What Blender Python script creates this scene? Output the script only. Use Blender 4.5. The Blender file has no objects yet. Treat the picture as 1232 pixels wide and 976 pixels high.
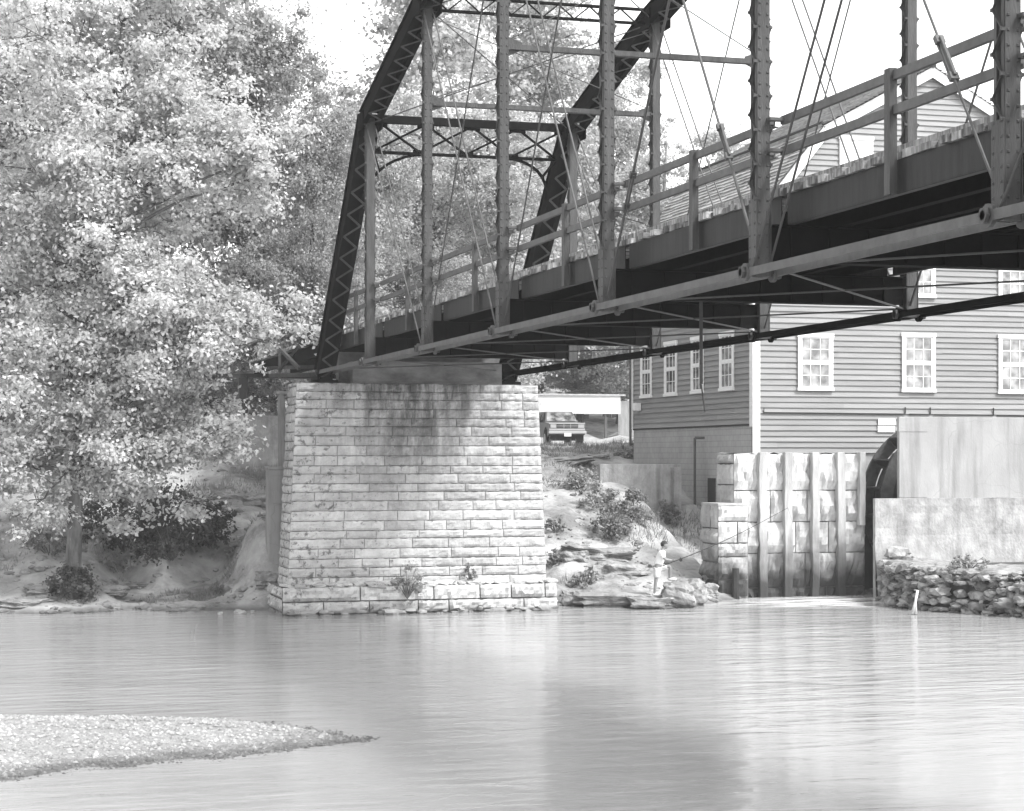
import bpy, math, random
import numpy as np
from mathutils import Vector, Matrix, noise as mnoise

# ------------------------------------------------------------------ camera, world, sun, exposure
S = bpy.context.scene
COL = S.collection
R = math.radians
CAMH = 4.35                                   # camera height above the river (water is z = 0)
FPX, HORIZ, PX0 = 2340.0, 550.0, 616.0        # focal length and horizon measured on the 1232 px photograph
YAW = R(16.0)
SN, CS = math.sin(YAW), math.cos(YAW)
cam = bpy.data.cameras.new("camera"); cam_ob = bpy.data.objects.new("camera", cam); COL.objects.link(cam_ob)
cam.sensor_width = 36.0; cam.lens = 36.0 * FPX / 1232.0; cam.shift_y = (HORIZ - 488.0) / 1232.0
cam.clip_start = 0.1; cam.clip_end = 3000
cam_ob.location = (0, 0, CAMH); cam_ob.rotation_euler = (R(90), 0, -YAW)
S.camera = cam_ob
SUNDIR = Vector((0.50, -0.62, 0.95)).normalized()
W = bpy.data.worlds.new("World"); S.world = W; W.use_nodes = True
nt = W.node_tree; bgn = nt.nodes["Background"]
sky = nt.nodes.new("ShaderNodeTexSky"); sky.sky_type = 'NISHITA'; sky.sun_disc = False
sky.sun_elevation = math.asin(SUNDIR.z); sky.sun_rotation = math.atan2(SUNDIR.x, SUNDIR.y)
sky.air_density = 1.0; sky.dust_density = 1.0; sky.ozone_density = 1.0
bwn = nt.nodes.new("ShaderNodeRGBToBW")
nt.links.new(sky.outputs[0], bwn.inputs[0]); nt.links.new(bwn.outputs[0], bgn.inputs[0])
bgn.inputs[1].default_value = 0.15
sl = bpy.data.lights.new("sun", 'SUN'); sl.energy = 1.2; sl.angle = R(9); sl.color = (1, 1, 1)
so = bpy.data.objects.new("sun", sl); COL.objects.link(so); so.rotation_euler = SUNDIR.to_track_quat('Z', 'Y').to_euler()
S.view_settings.view_transform = 'Standard'; S.view_settings.look = 'None'
S.view_settings.exposure = 2.15; S.view_settings.gamma = 1.0
S.cycles.max_bounces = 6; S.cycles.diffuse_bounces = 3; S.cycles.glossy_bounces = 3
S.cycles.transmission_bounces = 4; S.cycles.transparent_max_bounces = 6
rng = random.Random(7)
nrng = np.random.default_rng(11)

# ------------------------------------------------------------------ helpers
def at(px, py, Y):
    a = (px - PX0) / FPX; b = (HORIZ - py) / FPX
    return Vector(((SN + CS * a) * Y, (CS - SN * a) * Y, CAMH + b * Y))
def at_y(px, py, y):
    a = (px - PX0) / FPX; return at(px, py, y / (CS - SN * a))
def at_x(px, py, x):
    a = (px - PX0) / FPX; return at(px, py, x / (SN + CS * a))
def at_z(px, py, z): return at(px, py, (CAMH - z) * FPX / (py - HORIZ))
RT, FW, UP = Vector((CS, -SN, 0)), Vector((SN, CS, 0)), Vector((0, 0, 1))

def wloc(o):
    v = Vector((0, 0, 0))
    while o is not None: v = v + Vector(o.location); o = o.parent
    return v
def tag(o, label=None, cat=None, group=None, kind=None):
    if label: o["label"] = label
    if cat: o["category"] = cat
    if group: o["group"] = group
    if kind: o["kind"] = kind
    return o
def thing(name, loc, label, cat, group=None):
    o = bpy.data.objects.new(name, None); COL.objects.link(o); o.location = loc
    o.empty_display_size = 0.3
    return tag(o, label, cat, group)
def ortho(d, up=UP):
    d = d.normalized(); s = d.cross(up)
    if s.length < 1e-4: s = d.cross(Vector((0, 1, 0)))
    s.normalize(); return d, s, s.cross(d)
class MB:
    def __init__(self): self.v = []; self.f = []
    def add(self, vs, fs):
        b = len(self.v); self.v += [tuple(v) for v in vs]; self.f += [tuple(i + b for i in f) for f in fs]; return self
    def box(self, x0, x1, y0, y1, z0, z1):
        return self.add([(x0,y0,z0),(x1,y0,z0),(x1,y1,z0),(x0,y1,z0),(x0,y0,z1),(x1,y0,z1),(x1,y1,z1),(x0,y1,z1)],
                        [(0,3,2,1),(4,5,6,7),(0,1,5,4),(1,2,6,5),(2,3,7,6),(3,0,4,7)])
    def bar(self, p0, p1, w, h, up=UP):
        p0, p1 = Vector(p0), Vector(p1); d, s, u = ortho(p1 - p0, Vector(up)); s = s * w / 2; u = u * h / 2
        vs = [p0-s-u, p0+s-u, p0+s+u, p0-s+u, p1-s-u, p1+s-u, p1+s+u, p1-s+u]
        return self.add(vs, [(0,1,2,3),(7,6,5,4),(0,4,5,1),(1,5,6,2),(2,6,7,3),(3,7,4,0)])
    def tube(self, pts, rad, n=8, caps=True):
        pts = [Vector(p) for p in pts]; m = len(pts)
        if not isinstance(rad, (list, tuple)): rad = [rad] * m
        vs = []; fs = []
        _, s, u = ortho(pts[1] - pts[0])
        for i, p in enumerate(pts):
            d = (pts[min(i+1, m-1)] - pts[max(i-1, 0)]).normalized()
            s = (s - d * s.dot(d)); s = s.normalized() if s.length > 1e-5 else ortho(d)[1]
            u = s.cross(d)
            for k in range(n):
                a = 2 * math.pi * k / n; vs.append(p + (s * math.cos(a) + u * math.sin(a)) * rad[i])
        for i in range(m - 1):
            for k in range(n):
                k2 = (k + 1) % n; fs.append((i*n+k, i*n+k2, (i+1)*n+k2, (i+1)*n+k))
        if caps: fs.append(tuple(range(n-1, -1, -1))); fs.append(tuple((m-1)*n + k for k in range(n)))
        return self.add(vs, fs)
    def prism(self, poly, ax0, ax1, f):     # poly of 2-tuples, extruded from ax0 to ax1, f(a,b,t)->point
        n = len(poly)
        vs = [f(a, b, ax0) for a, b in poly] + [f(a, b, ax1) for a, b in poly]
        fs = [tuple(range(n)), tuple(range(2*n-1, n-1, -1))] + [(i, (i+1) % n + 0, (i+1) % n + n, i + n) for i in range(n)]
        return self.add(vs, [tuple(q) for q in fs])
    def blob(self, c, rx, ry, rz, seed=0, amp=.25, fr=1.2, sub=2, strata=0.0, boxy=0.0):
        vs, fs = ICO[sub]; out = []
        for v in vs:
            p = v.copy()
            if boxy: m = max(abs(p.x), abs(p.y), abs(p.z)); p = p.lerp(p / m * .8, boxy)
            q = p * fr + Vector((seed * 3.1, seed * 1.7, seed * .9))
            k = 1 + amp * mnoise.noise(q) + amp * .5 * mnoise.noise(q * 2.7)
            if strata: k *= 1 + strata*(mnoise.cell(Vector((seed, p.z*5.0+.6*mnoise.noise(q*1.5), 0)))-.5)
            out.append((c[0] + p.x * rx * k, c[1] + p.y * ry * k, c[2] + p.z * rz * k))
        return self.add(out, fs)
    def build(self, name, mat, parent=None, smooth=False, bevel=0, fix=False):
        off = wloc(parent) if parent is not None else Vector((0, 0, 0))
        loc = Vector((0, 0, 0))
        if parent is None:
            a = np.array(self.v); loc = Vector(((a[:,0].min()+a[:,0].max())/2, (a[:,1].min()+a[:,1].max())/2, a[:,2].min())); off = loc
        me = bpy.data.meshes.new(name)
        me.from_pydata([(v[0]-off.x, v[1]-off.y, v[2]-off.z) for v in self.v], [], self.f)
        me.materials.append(mat)
        if fix or bevel:
            import bmesh
            bm = bmesh.new(); bm.from_mesh(me)
            bmesh.ops.recalc_face_normals(bm, faces=bm.faces)
            if bevel:
                es = [e for e in bm.edges if len(e.link_faces) == 2 and e.calc_face_angle(0) > .5]
                bmesh.ops.bevel(bm, geom=es, offset=bevel, segments=2, affect='EDGES', profile=.6)
            bm.to_mesh(me); bm.free()
        if smooth: me.polygons.foreach_set("use_smooth", [True] * len(me.polygons))
        o = bpy.data.objects.new(name, me); COL.objects.link(o); o.parent = parent
        if parent is None: o.location = loc
        return o
def _ico():
    import bmesh
    d = {}
    for s in (1, 2, 3, 4):
        bm = bmesh.new(); bmesh.ops.create_icosphere(bm, subdivisions=s, radius=1)
        d[s] = ([v.co.copy() for v in bm.verts], [tuple(v.index for v in f.verts) for f in bm.faces]); bm.free()
    return d
ICO = _ico()

# ------------------------------------------------------------------ materials (all neutral: the photograph is black and white)
def G(v): return (v, v, v, 1)
def mat(name, col, rough=.85, var=.2, scale=2.0, bump=0.0, bscale=20.0, stretch=(1,1,1), spec=.3, detail=6.0, metallic=0.0):
    m = bpy.data.materials.new(name); m.use_nodes = True; n = m.node_tree.nodes; l = m.node_tree.links
    b = n["Principled BSDF"]; b.inputs["Roughness"].default_value = rough; b.inputs["Specular IOR Level"].default_value = spec
    b.inputs["Metallic"].default_value = metallic
    tc = n.new("ShaderNodeTexCoord"); mp = n.new("ShaderNodeMapping"); mp.inputs["Scale"].default_value = stretch
    l.new(tc.outputs["Object"], mp.inputs[0])
    nz = n.new("ShaderNodeTexNoise"); nz.inputs["Scale"].default_value = scale; nz.inputs["Detail"].default_value = detail; nz.inputs["Roughness"].default_value = .62
    l.new(mp.outputs[0], nz.inputs["Vector"])
    mr = n.new("ShaderNodeMapRange"); mr.inputs[1].default_value = .28; mr.inputs[2].default_value = .72
    mr.inputs[3].default_value = col * (1 - var); mr.inputs[4].default_value = min(.95, col * (1 + var)); mr.name = "tone"
    l.new(nz.outputs[0], mr.inputs[0]); l.new(mr.outputs[0], b.inputs["Base Color"])
    if bump:
        n2 = n.new("ShaderNodeTexNoise"); n2.inputs["Scale"].default_value = bscale; n2.inputs["Detail"].default_value = 5
        l.new(mp.outputs[0], n2.inputs["Vector"])
        bp = n.new("ShaderNodeBump"); bp.inputs["Strength"].default_value = bump; bp.inputs["Distance"].default_value = .05
        l.new(n2.outputs[0], bp.inputs["Height"]); l.new(bp.outputs[0], b.inputs["Normal"])
    return m
def mulmask(m, build):
    """multiply the base colour of m by the 0..1 socket that build(nodes, links, objcoord) returns"""
    n = m.node_tree.nodes; l = m.node_tree.links; b = n["Principled BSDF"]
    src = b.inputs["Base Color"].links[0].from_socket
    tc = n.new("ShaderNodeTexCoord")
    msk = build(n, l, tc.outputs["Object"])
    mu = n.new("ShaderNodeMath"); mu.operation = 'MULTIPLY'; l.new(src, mu.inputs[0]); l.new(msk, mu.inputs[1])
    l.new(mu.outputs[0], b.inputs["Base Color"]); return m
def leafmat(name, col, var=.35, trans=.45, scale=.35):
    m = bpy.data.materials.new(name); m.use_nodes = True; n = m.node_tree.nodes; l = m.node_tree.links
    n.remove(n["Principled BSDF"]); out = n["Material Output"]
    tc = n.new("ShaderNodeTexCoord"); nz = n.new("ShaderNodeTexNoise"); nz.inputs["Scale"].default_value = scale; nz.inputs["Detail"].default_value = 8; nz.inputs["Roughness"].default_value = .75
    l.new(tc.outputs["Object"], nz.inputs["Vector"])
    mr = n.new("ShaderNodeMapRange"); mr.inputs[1].default_value = .3; mr.inputs[2].default_value = .7
    mr.inputs[3].default_value = col * (1 - var); mr.inputs[4].default_value = col * (1 + var)
    l.new(nz.outputs[0], mr.inputs[0])
    g_ = n.new("ShaderNodeNewGeometry"); m3 = n.new("ShaderNodeMapRange"); m3.inputs[3].default_value = .86; m3.inputs[4].default_value = 1.12; l.new(g_.outputs["Random Per Island"], m3.inputs[0])
    m4 = n.new("ShaderNodeMath"); m4.operation = 'MULTIPLY'; l.new(mr.outputs[0], m4.inputs[0]); l.new(m3.outputs[0], m4.inputs[1]); mr = m4
    p = n.new("ShaderNodeBsdfPrincipled"); p.inputs["Roughness"].default_value = .6; p.inputs["Specular IOR Level"].default_value = .15
    t = n.new("ShaderNodeBsdfTranslucent"); mx = n.new("ShaderNodeMixShader"); mx.inputs[0].default_value = trans
    l.new(mr.outputs[0], p.inputs["Base Color"]); l.new(mr.outputs[0], t.inputs["Color"])
    l.new(p.outputs[0], mx.inputs[1]); l.new(t.outputs[0], mx.inputs[2]); l.new(mx.outputs[0], out.inputs["Surface"])
    return m
M = {}
M['steel'] = mat("weathered_steel", .044, .62, .45, 5, .25, 30, (1.6,1.6,.3), .4)
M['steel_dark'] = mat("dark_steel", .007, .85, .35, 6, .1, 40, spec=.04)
M['rod'] = mat("rod_steel", .05, .55, .2, 8, spec=.4)
M['fascia'] = mat("rusted_channel", .019, .7, .45, 4, .1, 40, (1,2.6,.35), .3)
M['plank'] = mat("deck_planks", .2, .9, .85, 3.2, .4, 30, (.5,5,1), .2)
M['rail'] = mat("rail_steel", .075, .6, .3, 5, spec=.35)
M['concrete'] = mat("old_concrete", .30, .9, .14, 1.1, .15, 18, (1,1,.6), .2)
M['concrete_rough'] = mat("weathered_concrete", .31, .92, .3, 2.6, .5, 12, (1,1,.8), .2)
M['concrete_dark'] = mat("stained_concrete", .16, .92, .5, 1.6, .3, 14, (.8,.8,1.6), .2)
M['stone'] = mat("pale_limestone", .36, .92, .22, 2.4, .55, 9, (1,1,1), .2)
M['wallstone'] = mat("mill_limestone", .37, .92, .25, 1.8, .6, 7, (1,1,1), .2)
M['mortar'] = mat("mortar", .24, .95, .3, 6, .3, 30)
M['mortar_dark'] = mat("old_mortar", .16, .95, .4, 4, .3, 30)
M['rubble'] = mat("rubble_stone", .2, .92, .5, 1.9, .6, 10)
M['mortar_core_dark'] = mat('rubble_core_earth', .06, .95, .5, 4)
M['siding'] = mat("painted_clapboard", .235, .75, .16, 1.2, .05, 30, (.4,.4,6), .3)
M['white'] = mat("white_paint", .7, .6, .04, 3, spec=.3)
M['roof'] = mat("pale_shingle", .36, .85, .3, 5, .3, 25, (1,.6,1), .2)
M['dark'] = mat("shadow_gap_paint", .03, .8, .2, 4)
M['timber'] = mat("grey_timber", .25, .9, .3, 2, .4, 20, (3,3,.4), .2)
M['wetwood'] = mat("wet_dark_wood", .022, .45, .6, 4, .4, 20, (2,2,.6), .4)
M['wheelrim'] = mat("wheel_rim_wood", .06, .6, .4, 4, .2, 20, spec=.35)
M['block'] = mat("painted_block", .34, .88, .15, 1.5, .1, 25, spec=.2)
M['bark'] = mat("grey_bark", .13, .95, .75, 3.5, 1.0, 12, (1,1,.3), .1)
M['bark_pale'] = mat("pale_bark", .2, .95, .5, 2.2, .6, 9, (1,1,.35), .1)
M['rock'] = mat("bank_limestone", .23, .92, .5, 2.6, 1.0, 9, spec=.2)
M['leaf_syc'] = leafmat("sycamore_leaf", .58, .3, .48)
M['leaf_far'] = leafmat("woodland_leaf", .44, .35, .42, .2)
M['leaf_mid'] = leafmat("oak_leaf", .30, .4, .4, .25)
M['leaf_bush'] = leafmat("bush_leaf", .24, .35, .35, .8)
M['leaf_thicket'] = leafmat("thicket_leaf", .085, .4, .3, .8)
M['leaf_dry'] = leafmat("pale_weed_leaf", .34, .3, .4, .9)
M['paint_car'] = mat("car_paint", .1, .3, .05, 2, spec=.5)
M['chrome'] = mat("bright_trim", .4, .25, .05, 3, spec=.6)
M['tyre'] = mat("tyre_rubber", .025, .85, .2, 5)
M['skin'] = mat("skin", .2, .6, .08, 8)
M['hair'] = mat("dark_hair", .03, .6, .2, 20)
M['cloth'] = mat("white_cotton", .7, .9, .05, 8, .2, 40)
M['cloth2'] = mat("pale_cotton", .5, .9, .05, 8, .2, 40)
M['black'] = mat("black_plastic", .02, .4, .2, 6)
M['pebble'] = mat("gravel_pebbles", .36, .9, .5, 14, .2, 40)

def glassmat():
    m = bpy.data.materials.new("window_glass"); m.use_nodes = True; b = m.node_tree.nodes["Principled BSDF"]
    n = m.node_tree.nodes; l = m.node_tree.links
    tc = n.new("ShaderNodeTexCoord"); nz = n.new("ShaderNodeTexNoise"); nz.inputs["Scale"].default_value = 2.6; nz.inputs["Detail"].default_value = 4
    mr = n.new("ShaderNodeMapRange"); mr.inputs[1].default_value = .38; mr.inputs[2].default_value = .66; mr.inputs[3].default_value = .03; mr.inputs[4].default_value = .3
    l.new(tc.outputs["Object"], nz.inputs["Vector"]); l.new(nz.outputs[0], mr.inputs[0]); l.new(mr.outputs[0], b.inputs["Base Color"])
    bp = n.new("ShaderNodeBump"); bp.inputs["Strength"].default_value = .12; n2 = n.new("ShaderNodeTexNoise"); n2.inputs["Scale"].default_value = 3
    l.new(tc.outputs["Object"], n2.inputs["Vector"]); l.new(n2.outputs[0], bp.inputs["Height"]); l.new(bp.outputs[0], b.inputs["Normal"])
    b.inputs["Roughness"].default_value = .06; b.inputs["Specular IOR Level"].default_value = .8
    return m
M['glass'] = glassmat()

def stain_pier(n, l, oc):
    # rust and damp running down from the bearings: streaks with their own shape, fading downwards
    sep = n.new("ShaderNodeSeparateXYZ"); l.new(oc, sep.inputs[0])
    mp = n.new("ShaderNodeMapping"); mp.inputs["Scale"].default_value = (1.9, 1.9, .42); l.new(oc, mp.inputs[0])
    nz = n.new("ShaderNodeTexNoise"); nz.inputs["Scale"].default_value = 1.5; nz.inputs["Detail"].default_value = 12; nz.inputs["Roughness"].default_value = .72; l.new(mp.outputs[0], nz.inputs["Vector"])
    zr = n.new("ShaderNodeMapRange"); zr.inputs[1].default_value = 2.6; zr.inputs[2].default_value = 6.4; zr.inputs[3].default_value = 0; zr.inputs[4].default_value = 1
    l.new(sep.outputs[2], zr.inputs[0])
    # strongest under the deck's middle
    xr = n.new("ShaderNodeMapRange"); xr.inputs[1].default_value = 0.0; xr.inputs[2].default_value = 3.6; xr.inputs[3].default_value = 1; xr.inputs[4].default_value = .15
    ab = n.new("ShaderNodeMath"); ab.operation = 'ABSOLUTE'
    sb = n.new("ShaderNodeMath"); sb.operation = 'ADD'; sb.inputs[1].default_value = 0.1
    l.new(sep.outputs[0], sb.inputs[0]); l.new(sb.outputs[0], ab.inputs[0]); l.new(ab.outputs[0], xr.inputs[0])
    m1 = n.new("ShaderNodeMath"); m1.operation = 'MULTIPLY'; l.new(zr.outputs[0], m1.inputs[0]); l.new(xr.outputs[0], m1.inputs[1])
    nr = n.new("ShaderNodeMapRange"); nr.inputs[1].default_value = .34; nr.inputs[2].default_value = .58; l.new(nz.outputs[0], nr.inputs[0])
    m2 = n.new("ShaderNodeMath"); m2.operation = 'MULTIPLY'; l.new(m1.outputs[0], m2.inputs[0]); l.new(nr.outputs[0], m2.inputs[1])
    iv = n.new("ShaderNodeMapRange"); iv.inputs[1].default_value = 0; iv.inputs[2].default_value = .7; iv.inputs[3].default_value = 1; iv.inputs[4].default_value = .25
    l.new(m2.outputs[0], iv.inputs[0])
    # black lichen specks, thickest on the upstream half
    n5 = n.new("ShaderNodeTexNoise"); n5.inputs["Scale"].default_value = 4.5; n5.inputs["Detail"].default_value = 10; n5.inputs["Roughness"].default_value = .7; l.new(oc, n5.inputs["Vector"])
    xl = n.new("ShaderNodeMapRange"); xl.inputs[1].default_value = -3.2; xl.inputs[2].default_value = 1.5; xl.inputs[3].default_value = .06; xl.inputs[4].default_value = -.04; l.new(sep.outputs[0], xl.inputs[0])
    a5 = n.new("ShaderNodeMath"); l.new(n5.outputs[0], a5.inputs[0]); l.new(xl.outputs[0], a5.inputs[1])
    s5 = n.new("ShaderNodeMapRange"); s5.inputs[1].default_value = .6; s5.inputs[2].default_value = .68; s5.inputs[3].default_value = 1; s5.inputs[4].default_value = .35; l.new(a5.outputs[0], s5.inputs[0])
    m5 = n.new("ShaderNodeMath"); m5.operation = 'MULTIPLY'; l.new(iv.outputs[0], m5.inputs[0]); l.new(s5.outputs[0], m5.inputs[1]); return m5.outputs[0]
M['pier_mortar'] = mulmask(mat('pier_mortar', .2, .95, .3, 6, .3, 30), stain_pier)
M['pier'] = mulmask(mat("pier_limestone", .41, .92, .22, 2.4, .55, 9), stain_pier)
def wet_low(z0, z1, lo=.3):
    def f(n, l, oc):
        sep = n.new("ShaderNodeSeparateXYZ"); l.new(oc, sep.inputs[0])
        nz = n.new("ShaderNodeTexNoise"); nz.inputs["Scale"].default_value = 1.4; nz.inputs["Detail"].default_value = 5; l.new(oc, nz.inputs["Vector"])
        ad = n.new("ShaderNodeMath"); ad.operation = 'MULTIPLY_ADD'; ad.inputs[1].default_value = -1.8
        l.new(nz.outputs[0], ad.inputs[0]); l.new(sep.outputs[2], ad.inputs[2])
        mr = n.new("ShaderNodeMapRange"); mr.inputs[1].default_value = z0 - .9; mr.inputs[2].default_value = z1 - .9; mr.inputs[3].default_value = lo; mr.inputs[4].default_value = 1
        l.new(ad.outputs[0], mr.inputs[0]); return mr.outputs[0]
    return f
M['wallstone_wet'] = mulmask(mat("mill_limestone_damp", .43, .92, .25, 1.8, .6, 7), wet_low(.6, 1.7, .12))
M['timber_wet'] = mulmask(mat("damp_timber", .36, .9, .3, 2, .4, 20, (3,3,.4)), wet_low(.6, 2.2, .15))

def drips(n, l, oc):
    mp = n.new("ShaderNodeMapping"); mp.inputs["Scale"].default_value = (1.6, 1.6, .12); l.new(oc, mp.inputs[0])
    nz = n.new("ShaderNodeTexNoise"); nz.inputs["Scale"].default_value = 1.5; nz.inputs["Detail"].default_value = 7; nz.inputs["Roughness"].default_value = .65; l.new(mp.outputs[0], nz.inputs["Vector"])
    mr = n.new("ShaderNodeMapRange"); mr.inputs[1].default_value = .48; mr.inputs[2].default_value = .72; mr.inputs[3].default_value = 1; mr.inputs[4].default_value = .6; l.new(nz.outputs[0], mr.inputs[0])
    # hairline cracks
    vo = n.new("ShaderNodeTexVoronoi"); vo.feature = 'DISTANCE_TO_EDGE'; vo.inputs["Scale"].default_value = .33
    dn = n.new("ShaderNodeTexNoise"); dn.inputs["Scale"].default_value = 1.3; l.new(oc, dn.inputs["Vector"])
    av = n.new("ShaderNodeVectorMath"); av.operation = 'MULTIPLY_ADD'; av.inputs[1].default_value = (.8,.8,.8); l.new(dn.outputs["Color"], av.inputs[0]); l.new(oc, av.inputs[2]); l.new(av.outputs[0], vo.inputs["Vector"])
    cr = n.new("ShaderNodeMapRange"); cr.inputs[1].default_value = .0; cr.inputs[2].default_value = .004; cr.inputs[3].default_value = .84; cr.inputs[4].default_value = 1; l.new(vo.outputs["Distance"], cr.inputs[0])
    mu = n.new("ShaderNodeMath"); mu.operation = 'MULTIPLY'; l.new(mr.outputs[0], mu.inputs[0]); l.new(cr.outputs[0], mu.inputs[1]); return mu.outputs[0]
mulmask(M['concrete'], drips); mulmask(M['concrete_rough'], drips)

def wet_edge(z0, z1, lo):
    """the dark damp margin a little above the water"""
    def f(n, l, oc):
        g = n.new("ShaderNodeNewGeometry"); sep = n.new("ShaderNodeSeparateXYZ"); l.new(g.outputs["Position"], sep.inputs[0])
        nz = n.new("ShaderNodeTexNoise"); nz.inputs["Scale"].default_value = 2.2; nz.inputs["Detail"].default_value = 5; l.new(g.outputs["Position"], nz.inputs["Vector"])
        ad = n.new("ShaderNodeMath"); ad.operation = 'MULTIPLY_ADD'; ad.inputs[1].default_value = -.12; l.new(nz.outputs[0], ad.inputs[0]); l.new(sep.outputs[2], ad.inputs[2])
        mr = n.new("ShaderNodeMapRange"); mr.inputs[1].default_value = z0-.06; mr.inputs[2].default_value = z1-.06; mr.inputs[3].default_value = lo; mr.inputs[4].default_value = 1
        l.new(ad.outputs[0], mr.inputs[0]); return mr.outputs[0]
    return f
for k, z0, z1 in (('pebble',.02,.10),('rock',.02,.16),('pier',.0,.22)): mulmask(M[k], wet_edge(z0, z1, .4))
def island(lo, hi):
    """each separate stone, board or plank has a tone of its own"""
    def f(n, l, oc):
        g = n.new("ShaderNodeNewGeometry"); mr = n.new("ShaderNodeMapRange"); mr.inputs[3].default_value = lo; mr.inputs[4].default_value = hi
        l.new(g.outputs["Random Per Island"], mr.inputs[0]); return mr.outputs[0]
    return f
for k, lo, hi in (('plank',.35,1.9),('pier',.78,1.1),('wallstone_wet',.75,1.1),('siding',.88,1.08),('roof',.75,1.15),('rubble',.45,1.7),('pebble',.6,1.15)): mulmask(M[k], island(lo, hi))

# ------------------------------------------------------------------ terrain
def smooth(a, b, t):
    k = np.clip((t - a) / (b - a), 0, 1); return k * k * (3 - 2 * k)
def wob(x, y):
    return (np.sin(x*.9+1.3)*np.cos(y*.7+.4)*.5 + np.sin(x*2.1+y*1.3)*.25 + np.sin(x*.37-y*.51+2)*.6 + np.cos(x*4.3-y*3.1)*.12 + np.sin(x*7.1+y*8.3)*.06)
def shore(x):
    s = 55.3 + .35*np.sin(x*.8+.5) + .25*np.sin(x*1.9)
    s = s + 1.4*np.exp(-((x-5.0)/.7)**2)
    s = s - 1.0*smooth(16.3, 18, x)*(1-smooth(21.5, 22.5, x))
    s = s + 3.2*smooth(23.2, 24.0, x)*(1-smooth(50, 60, x))
    return s
DP = np.array([-60,-8,-3,-1,0,.5,1,3,8,15,22,30,45,60,100,200,600.]); ZP = np.array([-1.6,-1.5,-.9,-.35,0,.16,.28,.75,2.5,4.15,4.75,4.9,5.0,5.6,9.5,18,40.])
def ground(x, y):
    x = np.asarray(x, float); y = np.asarray(y, float)
    d = y - shore(x)
    z = np.interp(d, DP, ZP)
    amp = np.interp(d, [-2, 0, 2, 8, 20, 60], [.02, .04, .1, .22, .12, .6])
    z = z + wob(x, y) * amp
    # spoil heaped against the river side of the masonry pier
    z = z + 1.9*np.exp(-((x-8.9)/1.6)**2 - ((y-58.0)/1.9)**2)
    # low shelf of mud on the left
    z = np.where((x < 9.2) & (d > 0), z * (1 - .75*smooth(3.0, 6.0, x)*(1-smooth(4.0, 6.5, d))*(1-smooth(7.6, 8.8, x))), z)
    # bank under the camera
    z = np.maximum(z, np.interp(y, [-30, 4, 16, 22], [3.0, 2.7, -.3, -1.6]))
    return z
def gz(x, y): return float(ground(x, y))
def axis(segs):
    out = []
    for a, b, s in segs: out += list(np.arange(a, b, s))
    out.append(segs[-1][1]); return np.array(out)
gx = axis([(-400,-80,20), (-80,-20,3), (-20,-6,.8), (-6,34,.2), (34,60,1.2), (60,120,4), (120,600,20)])
gy = axis([(-60,16,3), (16,50,2), (50,54,.5), (54,72,.2), (72,100,.7), (100,160,3), (160,700,20)])
XX, YY = np.meshgrid(gx, gy); ZZ = ground(XX, YY)
for j in range(len(gy)):
    if not 54.5 < gy[j] < 78: continue
    for i in range(len(gx)):
        if -8 < gx[i] < 34:
            q = Vector((gx[i], gy[j], 0)); ZZ[j,i] += min(1, max(0, gy[j]-55.2))*(.11*mnoise.noise(q*.9) + .10*mnoise.noise(q*2.1) + .07*abs(mnoise.noise(q*4.1+Vector((3,1,0)))))
nx_, ny_ = len(gx), len(gy)
me = bpy.data.meshes.new("ground")
vs = np.stack([XX.ravel(), YY.ravel(), ZZ.ravel()], 1)
ii = np.arange(nx_*ny_).reshape(ny_, nx_)
fs = np.stack([ii[:-1,:-1].ravel(), ii[:-1,1:].ravel(), ii[1:,1:].ravel(), ii[1:,:-1].ravel()], 1)
me.from_pydata(vs.tolist(), [], fs.tolist()); me.polygons.foreach_set("use_smooth", [True]*len(me.polygons))
def groundmat():
    m = mat("bank_soil", .31, .95, .45, .9, 1.0, 6, detail=10)
    def veg(n, l, oc):
        nz = n.new("ShaderNodeTexNoise"); nz.inputs["Scale"].default_value = .33; nz.inputs["Detail"].default_value = 9; nz.inputs["Roughness"].default_value = .7
        l.new(oc, nz.inputs["Vector"])
        mr = n.new("ShaderNodeMapRange"); mr.inputs[1].default_value = .5; mr.inputs[2].default_value = .62; mr.inputs[3].default_value = 1; mr.inputs[4].default_value = .5
        l.new(nz.outputs[0], mr.inputs[0]); return mr.outputs[0]
    return mulmask(m, veg)
me.materials.append(mulmask(groundmat(), wet_edge(.02, .16, .45)))
go = bpy.data.objects.new("ground", me); COL.objects.link(go); tag(go, kind="structure")

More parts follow.
